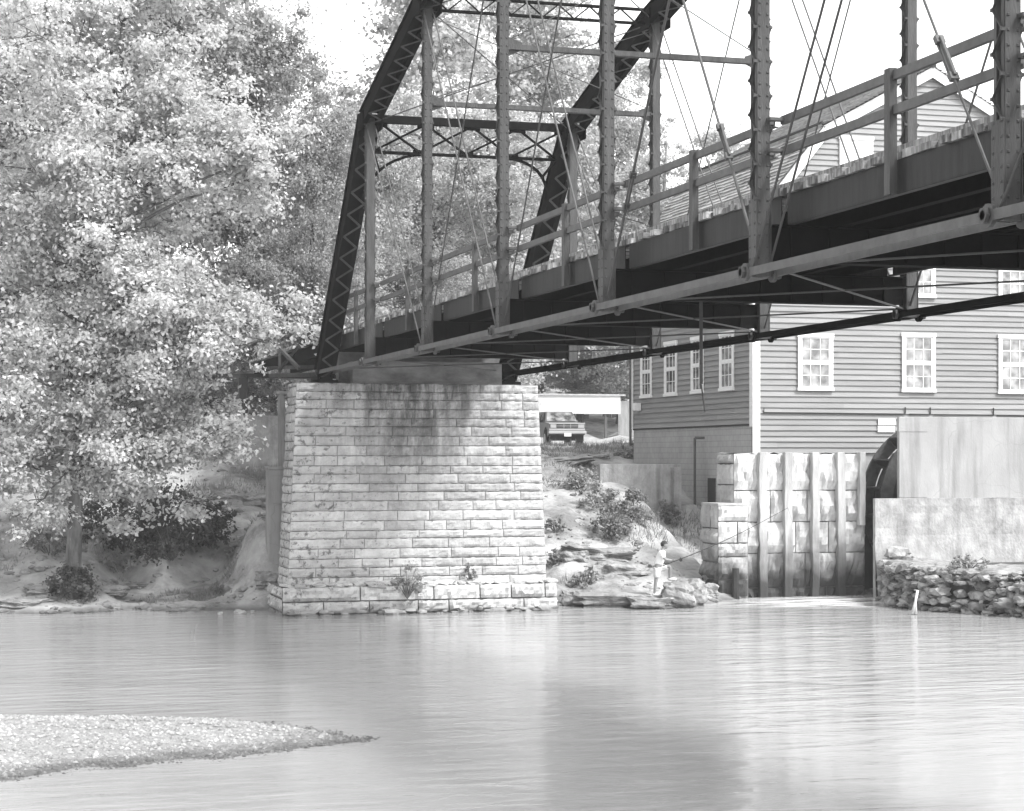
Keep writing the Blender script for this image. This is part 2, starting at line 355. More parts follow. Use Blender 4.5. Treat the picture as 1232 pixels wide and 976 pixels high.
def watermat():
    m = bpy.data.materials.new("river_water"); m.use_nodes = True; n = m.node_tree.nodes; l = m.node_tree.links
    b = n["Principled BSDF"]; b.inputs["Roughness"].default_value = .06; b.inputs["IOR"].default_value = 1.33; b.inputs["Specular IOR Level"].default_value = .5
    tc = n.new("ShaderNodeTexCoord")
    # small ripples, crests lying across the stream as seen along the river
    mp = n.new("ShaderNodeMapping"); mp.inputs["Scale"].default_value = (.5, 1.25, 1); mp.inputs["Rotation"].default_value = (0, 0, R(-14))
    l.new(tc.outputs["Object"], mp.inputs[0])
    n1 = n.new("ShaderNodeTexNoise"); n1.inputs["Scale"].default_value = 1.5; n1.inputs["Detail"].default_value = 6; n1.inputs["Roughness"].default_value = .55; n1.inputs["Distortion"].default_value = .3
    n2 = n.new("ShaderNodeTexNoise"); n2.inputs["Scale"].default_value = .28; n2.inputs["Detail"].default_value = 3
    l.new(mp.outputs[0], n1.inputs["Vector"]); l.new(mp.outputs[0], n2.inputs["Vector"])
    mr2 = n.new("ShaderNodeMapRange"); mr2.inputs[1].default_value = .35; mr2.inputs[2].default_value = .7; mr2.inputs[3].default_value = .25; mr2.inputs[4].default_value = 1
    n3 = n.new("ShaderNodeTexNoise"); n3.inputs["Scale"].default_value = .07; n3.inputs["Detail"].default_value = 2; l.new(tc.outputs["Object"], n3.inputs["Vector"])
    l.new(n3.outputs[0], mr2.inputs[0])
    ma = n.new("ShaderNodeMath"); ma.operation = 'MULTIPLY_ADD'; ma.inputs[1].default_value = 1.2
    l.new(n2.outputs[0], ma.inputs[0]); l.new(n1.outputs[0], ma.inputs[2])
    mm = n.new("ShaderNodeMath"); mm.operation = 'MULTIPLY'; l.new(ma.outputs[0], mm.inputs[0]); l.new(mr2.outputs[0], mm.inputs[1])
    bp = n.new("ShaderNodeBump"); bp.inputs["Strength"].default_value = 1.0; bp.inputs["Distance"].default_value = .075
    l.new(mm.outputs[0], bp.inputs["Height"]); l.new(bp.outputs[0], b.inputs["Normal"])
    # silty water; broken white water below the wheel race
    sp = n.new("ShaderNodeVectorMath"); sp.operation = 'SUBTRACT'; sp.inputs[1].default_value = (25.6, 53.6, 0); l.new(tc.outputs["Object"], sp.inputs[0])
    sc = n.new("ShaderNodeVectorMath"); sc.operation = 'MULTIPLY'; sc.inputs[1].default_value = (.30, .55, 0); l.new(sp.outputs[0], sc.inputs[0])
    ln = n.new("ShaderNodeVectorMath"); ln.operation = 'LENGTH'; l.new(sc.outputs[0], ln.inputs[0])
    fm = n.new("ShaderNodeMapRange"); fm.inputs[1].default_value = .2; fm.inputs[2].default_value = 1.5; fm.inputs[3].default_value = .9; fm.inputs[4].default_value = 0; l.new(ln.outputs["Value"], fm.inputs[0])
    nf = n.new("ShaderNodeTexNoise"); nf.inputs["Scale"].default_value = 1.6; nf.inputs["Detail"].default_value = 7; l.new(mp.outputs[0], nf.inputs["Vector"])
    fr = n.new("ShaderNodeMapRange"); fr.inputs[1].default_value = .38; fr.inputs[2].default_value = .54; l.new(nf.outputs[0], fr.inputs[0])
    fx = n.new("ShaderNodeMath"); fx.operation = 'MULTIPLY'; l.new(fm.outputs[0], fx.inputs[0]); l.new(fr.outputs[0], fx.inputs[1])
    fa = n.new("ShaderNodeMath"); fa.operation = 'ADD'; fa.inputs[1].default_value = .36; l.new(fx.outputs[0], fa.inputs[0])
    l.new(fa.outputs[0], b.inputs["Base Color"])
    return m
w = MB(); w.add([(-400,-60,0),(600,-60,0),(600,64,0),(-400,64,0)], [(0,1,2,3)])
wo = w.build("river_water", watermat()); wo.location = (0,0,0)
for v in wo.data.vertices: pass
wo.data.clear_geometry(); wo.data.from_pydata([(-400,-60,0),(600,-60,0),(600,64,0),(-400,64,0)], [], [(0,1,2,3)])
tag(wo, kind="structure")

# gravel bar: mound and loose pebbles
BAR = [(-14,30.2),(-12,34.5),(-5,34.2),(.74,33.7),(3.0,32.9),(4.7,32.0),(5.5,30.8),(6.2,29.5),(5.0,28.7),(3.6,28.2),(2,27.7),(.6,27.2),(-5,26.4),(-11,26.8)]
def bar_dist(x, y):
    inside = False; dm = 1e9; n = len(BAR)
    for i in range(n):
        x1, y1 = BAR[i]; x2, y2 = BAR[(i+1) % n]
        if (y1 > y) != (y2 > y) and x < (x2-x1)*(y-y1)/(y2-y1)+x1: inside = not inside
        t = max(0, min(1, ((x-x1)*(x2-x1)+(y-y1)*(y2-y1))/((x2-x1)**2+(y2-y1)**2)))
        dm = min(dm, math.hypot(x-x1-t*(x2-x1), y-y1-t*(y2-y1)))
    return dm if inside else -dm
def bar_z(x, y):
    d = bar_dist(x, y) + .25*mnoise.noise(Vector((x*.9, y*.9, 0))) 
    return max(-.25, min(.32, d*.13)) + .03*mnoise.noise(Vector((x*2, y*2, 3)))
g = MB(); n1, n2 = 96, 48
for j in range(n2+1):
    for i in range(n1+1):
        x = -15 + 22.5*i/n1; y = 25.5 + 10*j/n2; g.v.append((x, y, bar_z(x, y)))
for j in range(n2):
    for i in range(n1):
        a = j*(n1+1)+i; g.f.append((a, a+1, a+n1+2, a+n1+1))
tag(g.build("gravel_bar", mulmask(mat("gravel_bar_fines", .30, .95, .3, 9, .8, 30), wet_edge(.02, .1, .45)), smooth=True), kind="structure")
pb = MB(); k = 0
while k < 14000:
    x = rng.uniform(-2, 6.6); y = rng.uniform(26.4, 34.2); z = bar_z(x, y)
    if z < -.05: continue
    r = rng.choice((.012,.014,.018,.018,.022,.028,.036,.055)); a = rng.random()*6.28; k += 1
    ca, sa = math.cos(a)*r, math.sin(a)*r; h = r*.7
    pb.add([(x+ca,y+sa,z),(x-sa,y+ca*.8,z),(x-ca,y-sa,z),(x+sa,y-ca*.8,z),(x+ca*.2,y+sa*.2,z+h)], [(0,1,4),(1,2,4),(2,3,4),(3,0,4)])
tag(pb.build("gravel_pebbles", M['pebble']), kind="stuff")

# ------------------------------------------------------------------ masonry helper
def masonry(mb, P, L, z0, z1, ch, rg, lmin=.55, lmax=1.6, bul=.036, gap=.009, zvar=.15):
    """rock-faced coursed stones; P(u, z, d) gives the point u metres along the face, height z, d proud of it"""
    z = z0
    while z < z1 - .03:
        h = min(ch * rg.uniform(1-zvar, 1+zvar), z1 - z)
        if z1 - z - h < ch*.4: h = z1 - z
        u = 0.0
        while u < L - .01:
            l = rg.uniform(lmin, lmax)
            if L - u - l < lmin*.7: l = L - u
            nu = max(4, int(l/.09)); nv = 4; b = len(mb.v); q = rg.uniform(-.018, .02)*(1 if bul < .1 else 3.5); sd = rg.random()*50
            for j in range(nv+1):
                for i in range(nu+1):
                    uu = u + gap + (l - 2*gap)*i/nu; zz = z + gap + (h - 2*gap)*j/nv
                    if i in (0, nu) or j in (0, nv): dd = -.004 + rg.uniform(-.004,.004)
                    else:
                        dd = bul*.6 + q*.6 + bul*(.8*mnoise.noise(Vector((uu*4+sd, zz*6, sd))) + rg.uniform(-.4,.4))
                    if j == nv and i not in (0,nu): zz += rg.uniform(-.02,.006)
                    mb.v.append(tuple(P(uu, zz, dd)))
            for j in range(nv):
                for i in range(nu):
                    a = b + j*(nu+1)+i; mb.f.append((a, a+1, a+nu+2, a+nu+1))
            u += l
        z += h
    return mb

# ------------------------------------------------------------------ bridge pier
pier = thing("bridge_pier", (12.6, 54.7, 0), "tall pale coursed limestone pier carrying the end of the iron truss bridge", "pier")
r1 = random.Random(3)
PT, PB = 6.42, .78
def pw(z): k = (PT - z)/(PT - PB); return 9.12 - .28*k, 16.12 + .2*k, 53.5 - .2*k, 54.95
core = MB()
a0 = pw(PT); b0 = pw(-.5); a0 = (a0[0]+.035, a0[1]-.035, a0[2]+.035, a0[3]); b0 = (b0[0]+.035, b0[1]-.035, b0[2]+.035, b0[3])
core.add([(b0[0],b0[2],-.5),(b0[1],b0[2],-.5),(b0[1],b0[3],-.5),(b0[0],b0[3],-.5),(a0[0],a0[2],PT),(a0[1],a0[2],PT),(a0[1],a0[3],PT),(a0[0],a0[3],PT)],
         [(0,3,2,1),(4,5,6,7),(0,1,5,4),(1,2,6,5),(2,3,7,6),(3,0,4,7)])
core.build("mortar_core", M['pier_mortar'], pier)
ms = MB()
def Pf(u, z, d): q = pw(z); t = u/7.2; return (q[0]+(q[1]-q[0])*t, q[2]-d, z)
def Pl(u, z, d): q = pw(z); return (q[0]-d, q[3]-(q[3]-q[2])*u/1.5, z)
def Pr(u, z, d): q = pw(z); return (q[1]+d, q[2]+(q[3]-q[2])*u/1.5, z)
masonry(ms, Pf, 7.2, PB, PT, .247, r1); masonry(ms, Pl, 1.5, PB, PT, .247, r1); masonry(ms, Pr, 1.5, PB, PT, .247, r1)
ms.build("ashlar_masonry", M['pier'], pier)
ft = MB()
FX0, FX1, FY = 8.62, 16.5, 52.9
masonry(ft, lambda u, z, d: (FX0+u, FY-d-.1*(.8-z), z), FX1-FX0, -.25, .78, .3, r1, .5, 2.2, .10, .016, .35)
masonry(ft, lambda u, z, d: (FX0-d, 55.3-u, z), 2.4, -.25, .78, .34, r1, .6, 1.4, .08, .02)
masonry(ft, lambda u, z, d: (FX1+d, FY+u, z), 2.4, -.25, .78, .34, r1, .6, 1.4, .08, .02)
# ragged top bed of the footing
tb = len(ft.v); nu = 60
for j in range(4):
    for i in range(nu+1):
        ft.v.append((FX0+(FX1-FX0)*i/nu, FY+.0+.75*j/3, .77+r1.uniform(-.04,.05)+.03*j))
for j in range(3):
    for i in range(nu): a = tb+j*(nu+1)+i; ft.f.append((a,a+1,a+nu+2,a+nu+1))
for k in range(150):
    t_ = r1.random(); e_ = r1.random(); sz = r1.choice((.04,.06,.08,.12,.17))
    if e_ < .55: c_ = (FX0+(FX1-FX0)*t_, FY+r1.uniform(.05,.55), .80)
    else: c_ = (FX0+(FX1-FX0)*t_, FY-r1.uniform(.05,.28), r1.uniform(-.06,.12))
    ft.blob(c_, sz*r1.uniform(1,2.2), sz*1.1, sz*r1.uniform(.4,.8), k+5000, .5, 1.0, 2, boxy=.8)
ftc = MB(); ftc.box(FX0+.05, FX1-.05, FY+.06, 55.3, -.9, .74)
fo = ft.build("footing", M['pier'], pier); ftc.build("footing_core", M['mortar_dark'], fo)
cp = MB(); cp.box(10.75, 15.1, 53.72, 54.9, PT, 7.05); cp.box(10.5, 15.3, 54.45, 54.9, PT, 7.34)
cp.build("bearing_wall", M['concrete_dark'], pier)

# ------------------------------------------------------------------ truss bridge
NX, FXx = 10.05, 15.40
NP, PL, Y0 = 9, 6.16, 54.17
HB = 2.39
HT = {1: 8.51, 2: 10.06, 3: 11.1, 4: 11.55, 5: 11.55, 6: 11.1, 7: 10.06, 8: 8.51}
def yb(i): return Y0 - PL*i
def TN(i, x, H): return Vector((x, yb(i), CAMH + H))
bridge = thing("truss_bridge", ((NX+FXx)/2, Y0 - PL*4.5, CAMH+HB), "long dark iron through truss bridge with timber deck over the river", "bridge")
XU = Vector((1, 0, 0))
def laced_member(name, p0, p1, w=.44, d=.34, trim=0.0):
    """two webs, flanges and a cover plate, zigzag lacing on the open underside"""
    ax = (p1 - p0).normalized(); nn = XU.cross(ax).normalized()
    if nn.z < 0: nn = -nn
    m = MB(); p0 = p0 + ax*trim
    for s in (-1, 1):
        o = XU*(s*w/2)
        m.bar(p0+o, p1+o, .03, d, nn)
        m.bar(p0+o-nn*(d/2+.01)-XU*(s*.045), p1+o-nn*(d/2+.01)-XU*(s*.045), .12, .02, nn)
    m.bar(p0+nn*(d/2+.013), p1+nn*(d/2+.013), w+.14, .024, nn)
    o = m.build(name, M['steel_dark'], bridge)
    lc = MB(); L = (p1-p0).length; n = max(4, int(L/.36)); q = nn*(-(d/2+.028))
    for i in range(n):
        s = 1 if i % 2 else -1
        a = p0 + ax*(L*i/n) + XU*(s*w*.44) + q; b = p0 + ax*(L*(i+1)/n) - XU*(s*w*.44) + q
        lc.bar(a, b, .055, .012, nn)
    lc.build("lacing", M['steel'], o)
    return o
def post(i, x):
    z0, z1 = CAMH+HB-.05, CAMH+HT[i]; y = yb(i); m = MB(); wx, wy = .17, .2
    if i in (1, 8): wx, wy = .2, .12
    for s in (-1, 1):
        m.box(x-wx/2, x+wx/2, y+s*wy/2-.012, y+s*wy/2+.012, z0, z1)
        for q in (-1, 1): m.box(x+q*(wx/2)-.008, x+q*(wx/2)+.008, min(y+s*wy/2, y+s*(wy/2-.055)), max(y+s*wy/2, y+s*(wy/2-.055)), z0, z1)
    for q in (-1, 1): m.box(x+q*(wx/2+.016)-.008, x+q*(wx/2+.016)+.008, y-wy/2-.02, y+wy/2+.02, z0, z0+1.0)
    if x < 12 and 2 <= i <= 6:      # rivet heads
        z = z0+.08
        while z < z1-.1:
            for q in (-1, 1):
                xx = x+q*(wx/2-.03); yy = y-wy/2-.012; r = .017
                m.add([(xx-r,yy,z-r),(xx+r,yy,z-r),(xx+r,yy,z+r),(xx-r,yy,z+r),(xx-r*.5,yy-.012,z-r*.5),(xx+r*.5,yy-.012,z-r*.5),(xx+r*.5,yy-.012,z+r*.5),(xx-r*.5,yy-.012,z+r*.5)],[(0,1,5,4),(1,2,6,5),(2,3,7,6),(3,0,4,7),(4,5,6,7)])
            if z < z0+1.0:
                for q in (-1, 1):
                    yy = y+q*(wy/2-.02); xx = x-wx/2-.024; r = .017
                    m.add([(xx,yy-r,z-r),(xx,yy+r,z-r),(xx,yy+r,z+r),(xx,yy-r,z+r),(xx-.012,yy-r*.5,z-r*.5),(xx-.012,yy+r*.5,z-r*.5),(xx-.012,yy+r*.5,z+r*.5),(xx-.012,yy-r*.5,z+r*.5)],[(1,0,4,5),(2,1,5,6),(3,2,6,7),(0,3,7,4),(5,4,7,6)])
            z += .15
    o = m.build("vertical_post", M['steel'], bridge)
    L = z1-z0-1.0; n = int(L/.22)
    for q in (-1, 1):
        lc = MB()
        xx = x + q*(wx/2+.014)
        for k in range(n):
            s = 1 if k % 2 else -1
            lc.bar((xx, y+s*wy*.46, z0+1.0+L*k/n), (xx, y-s*wy*.46, z0+1.0+L*(k+1)/n), .01, .045, XU)
            lc.box(xx-.012, xx+.03*q if q>0 else xx+.012, y+s*wy*.46-.018, y+s*wy*.46+.018, z0+1.0+L*k/n-.018, z0+1.0+L*k/n+.018) if q > 0 else lc.box(xx-.03, xx+.012, y+s*wy*.46-.018, y+s*wy*.46+.018, z0+1.0+L*k/n-.018, z0+1.0+L*k/n+.018)
        lc.build("lacing", M['steel'], o)
def rod(name, a, b, r, x_off=0, mt='rod', sub=None, tbt=None):
    m = MB(); o = XU*x_off; m.tube([a+o, b+o], r, 6); ob = m.build(name, M[mt], bridge)
    if tbt:
        t = MB(); d = (b-a).normalized(); c = a.lerp(b, tbt)+o; s = d.cross(XU)
        for q in (-1, 1): t.bar(c-d*.28+s*(q*.045), c+d*.28+s*(q*.045), .03, .025, s)
        t.bar(c-d*.32, c-d*.22, .1, .06, s); t.bar(c+d*.22, c+d*.32, .1, .06, s)
        t.build("turnbuckle", M[mt], ob)
    return ob
for x in (NX, FXx):
    laced_member("end_post", TN(0,x,HB-.05), TN(1,x,HT[1]), .44, .34)
    laced_member("end_post", TN(9,x,HB-.05), TN(8,x,HT[8]), .44, .34)
    for i in range(1, 8): laced_member("top_chord", TN(i,x,HT[i]), TN(i+1,x,HT[i+1]), .42, .32)
    for i in range(1, 9): post(i, x)
    for i in range(1, 9):       # dark gusset plates at the upper joints
        c = TN(i, x, HT[i])
        for s in (-1, 1): gp = MB(); gp.box(x+s*.245-.012, x+s*.245+.012, c.y-.34, c.y+.34, c.z-.3, c.z+.14); gp.build("gusset_plate", M['steel_dark'], bridge)
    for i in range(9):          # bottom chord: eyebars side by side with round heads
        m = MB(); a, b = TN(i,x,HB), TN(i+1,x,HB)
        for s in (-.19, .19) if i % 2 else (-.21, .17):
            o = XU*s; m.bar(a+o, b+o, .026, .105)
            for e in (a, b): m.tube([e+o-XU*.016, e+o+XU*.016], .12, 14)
        m.build("eyebar", M['rail'] if x < 12 else M['steel_dark'], bridge)  # far bars take a darker steel: shade under the deck put into the colour
    for i in range(10):
        m = MB(); c = TN(i,x,HB); m.tube([c-XU*.28, c+XU*.28], .05, 10); m.tube([c-XU*.28, c-XU*.235], .085, 6); m.tube([c+XU*.235, c+XU*.28], .085, 6)
        m.build("pin", M['steel'], bridge)
    for i in (1, 2, 3):
        for s in (-.11, .11):
            rod("diagonal_rod", TN(i,x,HT[i]-.1), TN(i+1,x,HB), .018, s, 'rail')
            rod("diagonal_rod", TN(9-i,x,HT[9-i]-.1), TN(8-i,x,HB), .018, s, 'rod')
    rod("counter_rod", TN(4,x,HT[4]-.1), TN(5,x,HB), .022, .03, 'rail', tbt=.79)
    rod("counter_rod", TN(5,x,HT[5]-.1), TN(4,x,HB), .022, -.03, 'rod', tbt=.81)
    for i in (2, 3): rod("counter_rod", TN(i+1,x,HT[i+1]-.1), TN(i,x,HB), .016, 0, 'rod'); rod("counter_rod", TN(8-i,x,HT[8-i]-.1), TN(9-i,x,HB), .016, 0, 'rail', tbt=.80)
    for i in (0, 9):            # shoe on the pier
        m = MB(); c = TN(i,x,HB); m.box(x-.3, x+.3, c.y-.35, c.y+.35, PT, PT+.1)
        m.prism([(-.22,PT+.1),(.22,PT+.1),(.08,c.z+.08),(-.08,c.z+.08)], x-.18, x+.18, lambda a,b,t,cy=c.y: (t, cy+a, b))
        m.build("bearing_shoe", M['steel_dark'], bridge)
# floor beams, stringers, lower laterals
FB0, FB1 = CAMH+2.53, CAMH+3.01
for i in range(1, 9):
    m = MB(); y = yb(i)
    m.box(NX+.12, FXx-.12, y-.008, y+.008, FB0+.015, FB1-.015)
    m.box(NX+.3, FXx-.3, y-.13, y+.13, FB0, FB0+.018); m.box(NX+.12, FXx-.12, y-.13, y+.13, FB1-.018, FB1)
    for s in range(9): xx = NX+.45+s*(FXx-NX-.9)/8; m.box(xx-.04, xx+.04, y-.06, y+.06, FB0+.02, FB1-.02)
    o = m.build("floor_beam", M['steel_dark'], bridge)
    for x in (NX, FXx):
        h = MB()
        for q in (-.07, .07): h.tube([(x, y+q, CAMH+HB+.1), (x, y+q, FB0-.1+.0)], .018, 6); 
        h.box(x-.2, x+.2, y-.1, y+.1, FB0-.16, FB0-.12)
        h.build("hanger", M['steel'], o)
ST = CAMH+3.41
for x in (10.40, FXx-.35):
    m = MB(); s = -1 if x < 12 else 1
    for i in range(9):
        ya, yc = yb(i)-.10, yb(i+1)+.10
        m.box(x-.006, x+.006, yc, ya, FB1+.02, ST-.02); m.box(min(x,x-s*.09), max(x,x-s*.09), yc, ya, ST-.018, ST); m.box(min(x,x-s*.09), max(x,x-s*.09), yc, ya, FB1+.004, FB1+.022)
    m.build("side_stringer", M['fascia'], bridge)
for k in range(5):
    x = 10.40 + (FXx-.35-10.40)*(k+1)/6; m = MB()
    m.box(x-.006, x+.006, yb(9), yb(0), FB1+.02, ST-.02); m.box(x-.07, x+.07, yb(9), yb(0), ST-.018, ST-.002); m.box(x-.07, x+.07, yb(9), yb(0), FB1+.004, FB1+.02)
    m.build("stringer", M['steel_dark'], bridge)
dk = MB(); y = yb(9); r2 = random.Random(5)
while y < yb(0)+.3:
    wd = r2.uniform(.2, .28); e = r2.uniform(-.04, .06); t = r2.uniform(.075, .105); g0 = r2.choice((.006,.008,.012,.02,.05 if r2.random()<.3 else .01))
    if r2.random() < .1: e -= r2.uniform(.05, .15)
    dk.box(10.36-e, FXx-.30+r2.uniform(-.05,.05), y+g0, y+wd, ST, ST+t); y += wd
dk.build("timber_deck", M['plank'], bridge)
for i in range(9):      # timber wheel guard, in sections
    for xa_, xb_ in ((10.52, 10.68), (FXx-.6, FXx-.45)):
        kb = MB(); kb.box(xa_, xb_, yb(i+1)+.03, yb(i)-.03, ST+.115, ST+.2); kb.build("wheel_guard", M['plank'], bridge)
zl = CAMH+2.5
for i in range(9):
    for a, b in ((NX, FXx), (FXx, NX)):
        rod("lateral_rod", Vector((a+.1*(1 if b>a else -1), yb(i), zl-.02)), Vector((b-.1*(1 if b>a else -1), yb(i+1), zl-.02)), .016, 0, 'rod')
# railings
XR = 10.30
for x, sg in ((XR, -1), (FXx-.25, 1)):
    for H in (4.36, 3.96):
        m = MB()
        for i in range(9):
            m.bar((x, yb(i)-.1, CAMH+H), (x, yb(i+1)+.1, CAMH+H), .02, .105)
            for z_ in (-.046, .046): m.bar((x+.025, yb(i)-.1, CAMH+H+z_), (x+.025, yb(i+1)+.1, CAMH+H+z_), .05, .012)
            for j in (i, i+1):
                if 0 < j < 9: m.box(min(x, x+sg*.2), max(x, x+sg*.2), yb(j)+(.1 if j==i+1 else -.22), yb(j)+(.22 if j==i+1 else -.1), CAMH+H-.02, CAMH+H+.02)
        m.build("hand_rail", M['rail'], bridge)
    for i in range(9):
        y = yb(i)-PL/2 - .1; m = MB()
        m.box(x+sg*.045-.008, x+sg*.045+.008, y-.07, y+.07, CAMH+3.0, CAMH+4.44)
        for q in (-.065, .065): m.box(min(x+sg*.037,x-sg*.04), max(x+sg*.037,x-sg*.04), y+q-.006, y+q+.006, CAMH+3.0, CAMH+4.44)
        m.build("rail_post", M['steel'], bridge)
# portals, struts, sway rods, top laterals
def portal(i, sgn):
    m = MB(); dark = MB()
    d = (TN(i,NX,HT[i]) - TN(0 if i == 1 else 9, NX, HB)).normalized()
    top = HT[i]+.05; e0 = TN(i,NX,HT[i])
    def pt(u, v): return Vector((NX+.25+(FXx-NX-.5)*u, 0, 0)) + Vector((0, e0.y, e0.z)) - Vector((0, d.y, d.z))*v
    m.bar(pt(0,0), pt(1,0), .14, .2); 
    m.bar(pt(0,1.02), pt(1,1.02), .1, .07)
    for k in range(4):
        u0, u1 = k/4, (k+1)/4
        m.bar(pt(u0,.1), pt(u1,.98), .05, .045); m.bar(pt(u1,.1), pt(u0,.98), .05, .045)
    for k in range(5):
        m.bar(pt(max(0,k/4-.045),.13), pt(min(1,k/4+.045),.13), .03, .14)
        m.bar(pt(max(0,k/4-.04),.97), pt(min(1,k/4+.04),.97), .03, .12)
    for s in (0, 1):
        pts = []
        for q in range(9):
            a = math.pi/2*q/8; u = .28*(1-math.sin(a)); v = 1.04 + 1.25*(1-math.cos(a))
            pts.append(pt(u if s == 0 else 1-u, v))
        for a, b in zip(pts[:-1], pts[1:]): m.bar(a, b, .06, .06)
        m.bar(pt(.0 if s==0 else 1,1.05), pts[5], .05, .05)
    m.build("portal_frame", M['steel_dark'], bridge)
portal(1, 1); portal(8, -1)
for i in range(2, 8):
    m = MB(); 
    m.bar(TN(i,NX+.05,7.82), TN(i,FXx-.05,7.82), .14, .1)
    for x, s in ((NX, 1), (FXx, -1)): m.prism([(0,-.18),(.3,-.05),(.3,.1),(0,.2)], yb(i)-.015, yb(i)+.015, lambda a,b,t,x=x,s=s: (x+s*(.08+a), t, CAMH+7.82+b))
    m.build("sway_strut", M['steel'], bridge)
    m = MB(); h = HT[i]-.05
    for dz in (-.12, .2): m.bar(TN(i,NX+.1,h+dz), TN(i,FXx-.1,h+dz), .12, .05)
    for k in range(14):
        u0, u1 = k/14, (k+1)/14; s = 1 if k % 2 else -1
        m.bar(TN(i,NX+.1+(FXx-NX-.2)*u0,h+.04-s*.15), TN(i,NX+.1+(FXx-NX-.2)*u1,h+.04+s*.15), .03, .03)
    m.build("top_strut", M['steel_dark'], bridge)
    for a, b in ((NX, FXx), (FXx, NX)): rod("sway_rod", TN(i,a,HT[i]-.3), TN(i,b,7.9), .011, 0, 'rod')
for i in range(1, 8):
    for a, b in ((NX, FXx), (FXx, NX)): rod("top_lateral", TN(i,a,HT[i]-.12), TN(i+1,b,HT[i+1]-.12), .014, 0, 'rod')
m = MB(); m.bar(at_y(843.5, 362, 32), at_y(843.5, 462, 32), .05, .04, (0,1,0)); m.bar(at_y(843.5, 462, 32), at_y(848, 496, 32), .02, .02, (0,1,0))
m.build("hanging_rod", M['steel'], bridge)

# approach span and far abutment
ap = thing("approach_span", (12.8, 62.5, 7), "short timber approach span running from the pier back to the wooded bank", "approach span")
for x in (10.5, 11.8, 13.1, 14.4): m = MB(); m.box(x-.1, x+.1, 54.6, 70, 7.36, 7.72); m.build("stringer", M['steel_dark'], ap)
m = MB(); y = 54.52
while y < 70: m.box(10.2+rng.uniform(-.06,.06), 15.1, y, y+.23, 7.73, 7.82); y += .245
m.build("timber_deck", M['plank'], ap)
m = MB()
for k in range(6):
    y = 56.0+k*2.6
    for x in (15.05,): m.box(x-.05, x+.05, y-.05, y+.05, 7.5, 8.75)
for x in (15.05,):
    for z in (8.3, 8.7): m.bar((x-.06, 55.4, z), (x-.06, 69.5, z), .03, .12)
m.build("railing", M['rail'], ap)
for a_, b_, w_ in (((9.2,57.0,6.9),(10.2,55.9,8.3),.08),((9.0,58.4,8.1),(9.6,55.8,6.9),.09),((8.7,58.0,7.0),(10.5,57.2,7.05),.1),((8.9,57.0,6.75),(10.5,56.6,6.8),.11),((9.3,57.5,6.7),(9.3,57.5,8.0),.07)):
    m = MB(); m.bar(a_, b_, w_, w_); m.build("outrigger", M['steel'], ap)
m = MB(); m.box(9.4, 16, 69.6, 71.2, 3.0, 5.85); ab = m.build("abutment", M['concrete_rough'], bevel=.04)
m = MB()
for x in (10.0, 12.6, 15.2): m = MB(); m.box(x-.16, x+.16, 69.9, 70.3, 5.85, 7.2); m.build("bent_post", M['wetwood'], ap)
m = MB(); m.box(9.5, 15.8, 69.85, 70.35, 7.2, 7.355); m.build("bent_cap", M['wetwood'], ap)
tag(ab, "broad grey concrete abutment deep in shade under the approach span", "abutment")
m = MB(); m.box(8.80, 9.4, 56.4, 57.0, 1.2, 3.98); m.box(8.77, 9.43, 56.37, 57.03, 3.98, 4.07); m.box(8.92, 9.28, 56.37, 56.4, 3.0, 3.8)
tag(m.build("concrete_pedestal", M['concrete'], bevel=.02), "narrow concrete pedestal beside the shaded side of the stone pier", "pedestal")
m = MB(); m.tube([(9.24,56.7,4.07),(9.22,56.7,6.2)], .11, 10); m.box(9.05,9.4,56.55,56.85,6.2,6.28)
tag(m.build("timber_prop", M['timber']), "pale upright timber prop standing on the concrete pedestal", "post")

# ------------------------------------------------------------------ mill
MX, MY, MX1, MY1 = 26.3, 61.7, 39.7, 74.0
ZS, ZE, ZBK, ZA = 4.49, 12.5, 15.72, 17.95
BX, AX = 28.9, 33.0; BX1 = 2*AX-BX; ZF = 5.49
mill = thing("mill_building", ((MX+MX1)/2, (MY+MY1)/2, 0), "large grey clapboard mill with gambrel roof and white trimmed windows", "mill")
c = MB()
prof = [(MX,ZF),(MX1,ZF),(MX1,ZE),(BX1,ZBK),(AX,ZA),(BX,ZBK),(MX,ZE)]
c.prism(prof, MY+.03, MY1-.03, lambda a,b,t: (a+(.03 if a < AX else -.03)*(abs(a-AX)>6), t, b)); 
c.box(MX+.03, MX1-.03, MY+.03, MY+1.2, ZS-1.2, ZF)
c.build("wall", M['siding'], mill, fix=True)
def half_w(z):
    if z <= ZE: return MX1-AX
    if z <= ZBK: return (MX1-AX) + (BX1-MX1)*(z-ZE)/(ZBK-ZE)
    return max(0, (BX1-AX)*(ZA-z)/(ZA-ZBK))
sd = MB(); z = ZS; stp = .195; r3 = random.Random(9)
while z < ZA-.1:
    z2 = min(z+stp-.002, ZA); wa, wb = half_w(z), half_w(z2); q = .05+r3.uniform(-.006,.008)
    segs = sorted([-1.0, 1.0] + [r3.uniform(-.95,.95) for _ in range(2)])
    for s0, s1 in zip(segs[:-1], segs[1:]):
        j0, j1 = r3.uniform(-.006,.006), r3.uniform(-.006,.006)
        sd.add([(AX+s0*wa, MY-q, z+j0),(AX+s1*wa, MY-q, z+j1),(AX+s1*wb, MY-.004, z2),(AX+s0*wb, MY-.004, z2),(AX+s0*wa, MY-q+.014, z+j0+.002),(AX+s1*wa, MY-q+.014, z+j1+.002),(AX+s0*wa, MY-q+.016, z+.05),(AX+s1*wa, MY-q+.016, z+.05)], [(0,1,2,3),(4,5,1,0),(4,6,7,5)])
    z += stp
sd.build("gable_siding", M['siding'], mill)
sd = MB(); z = ZF
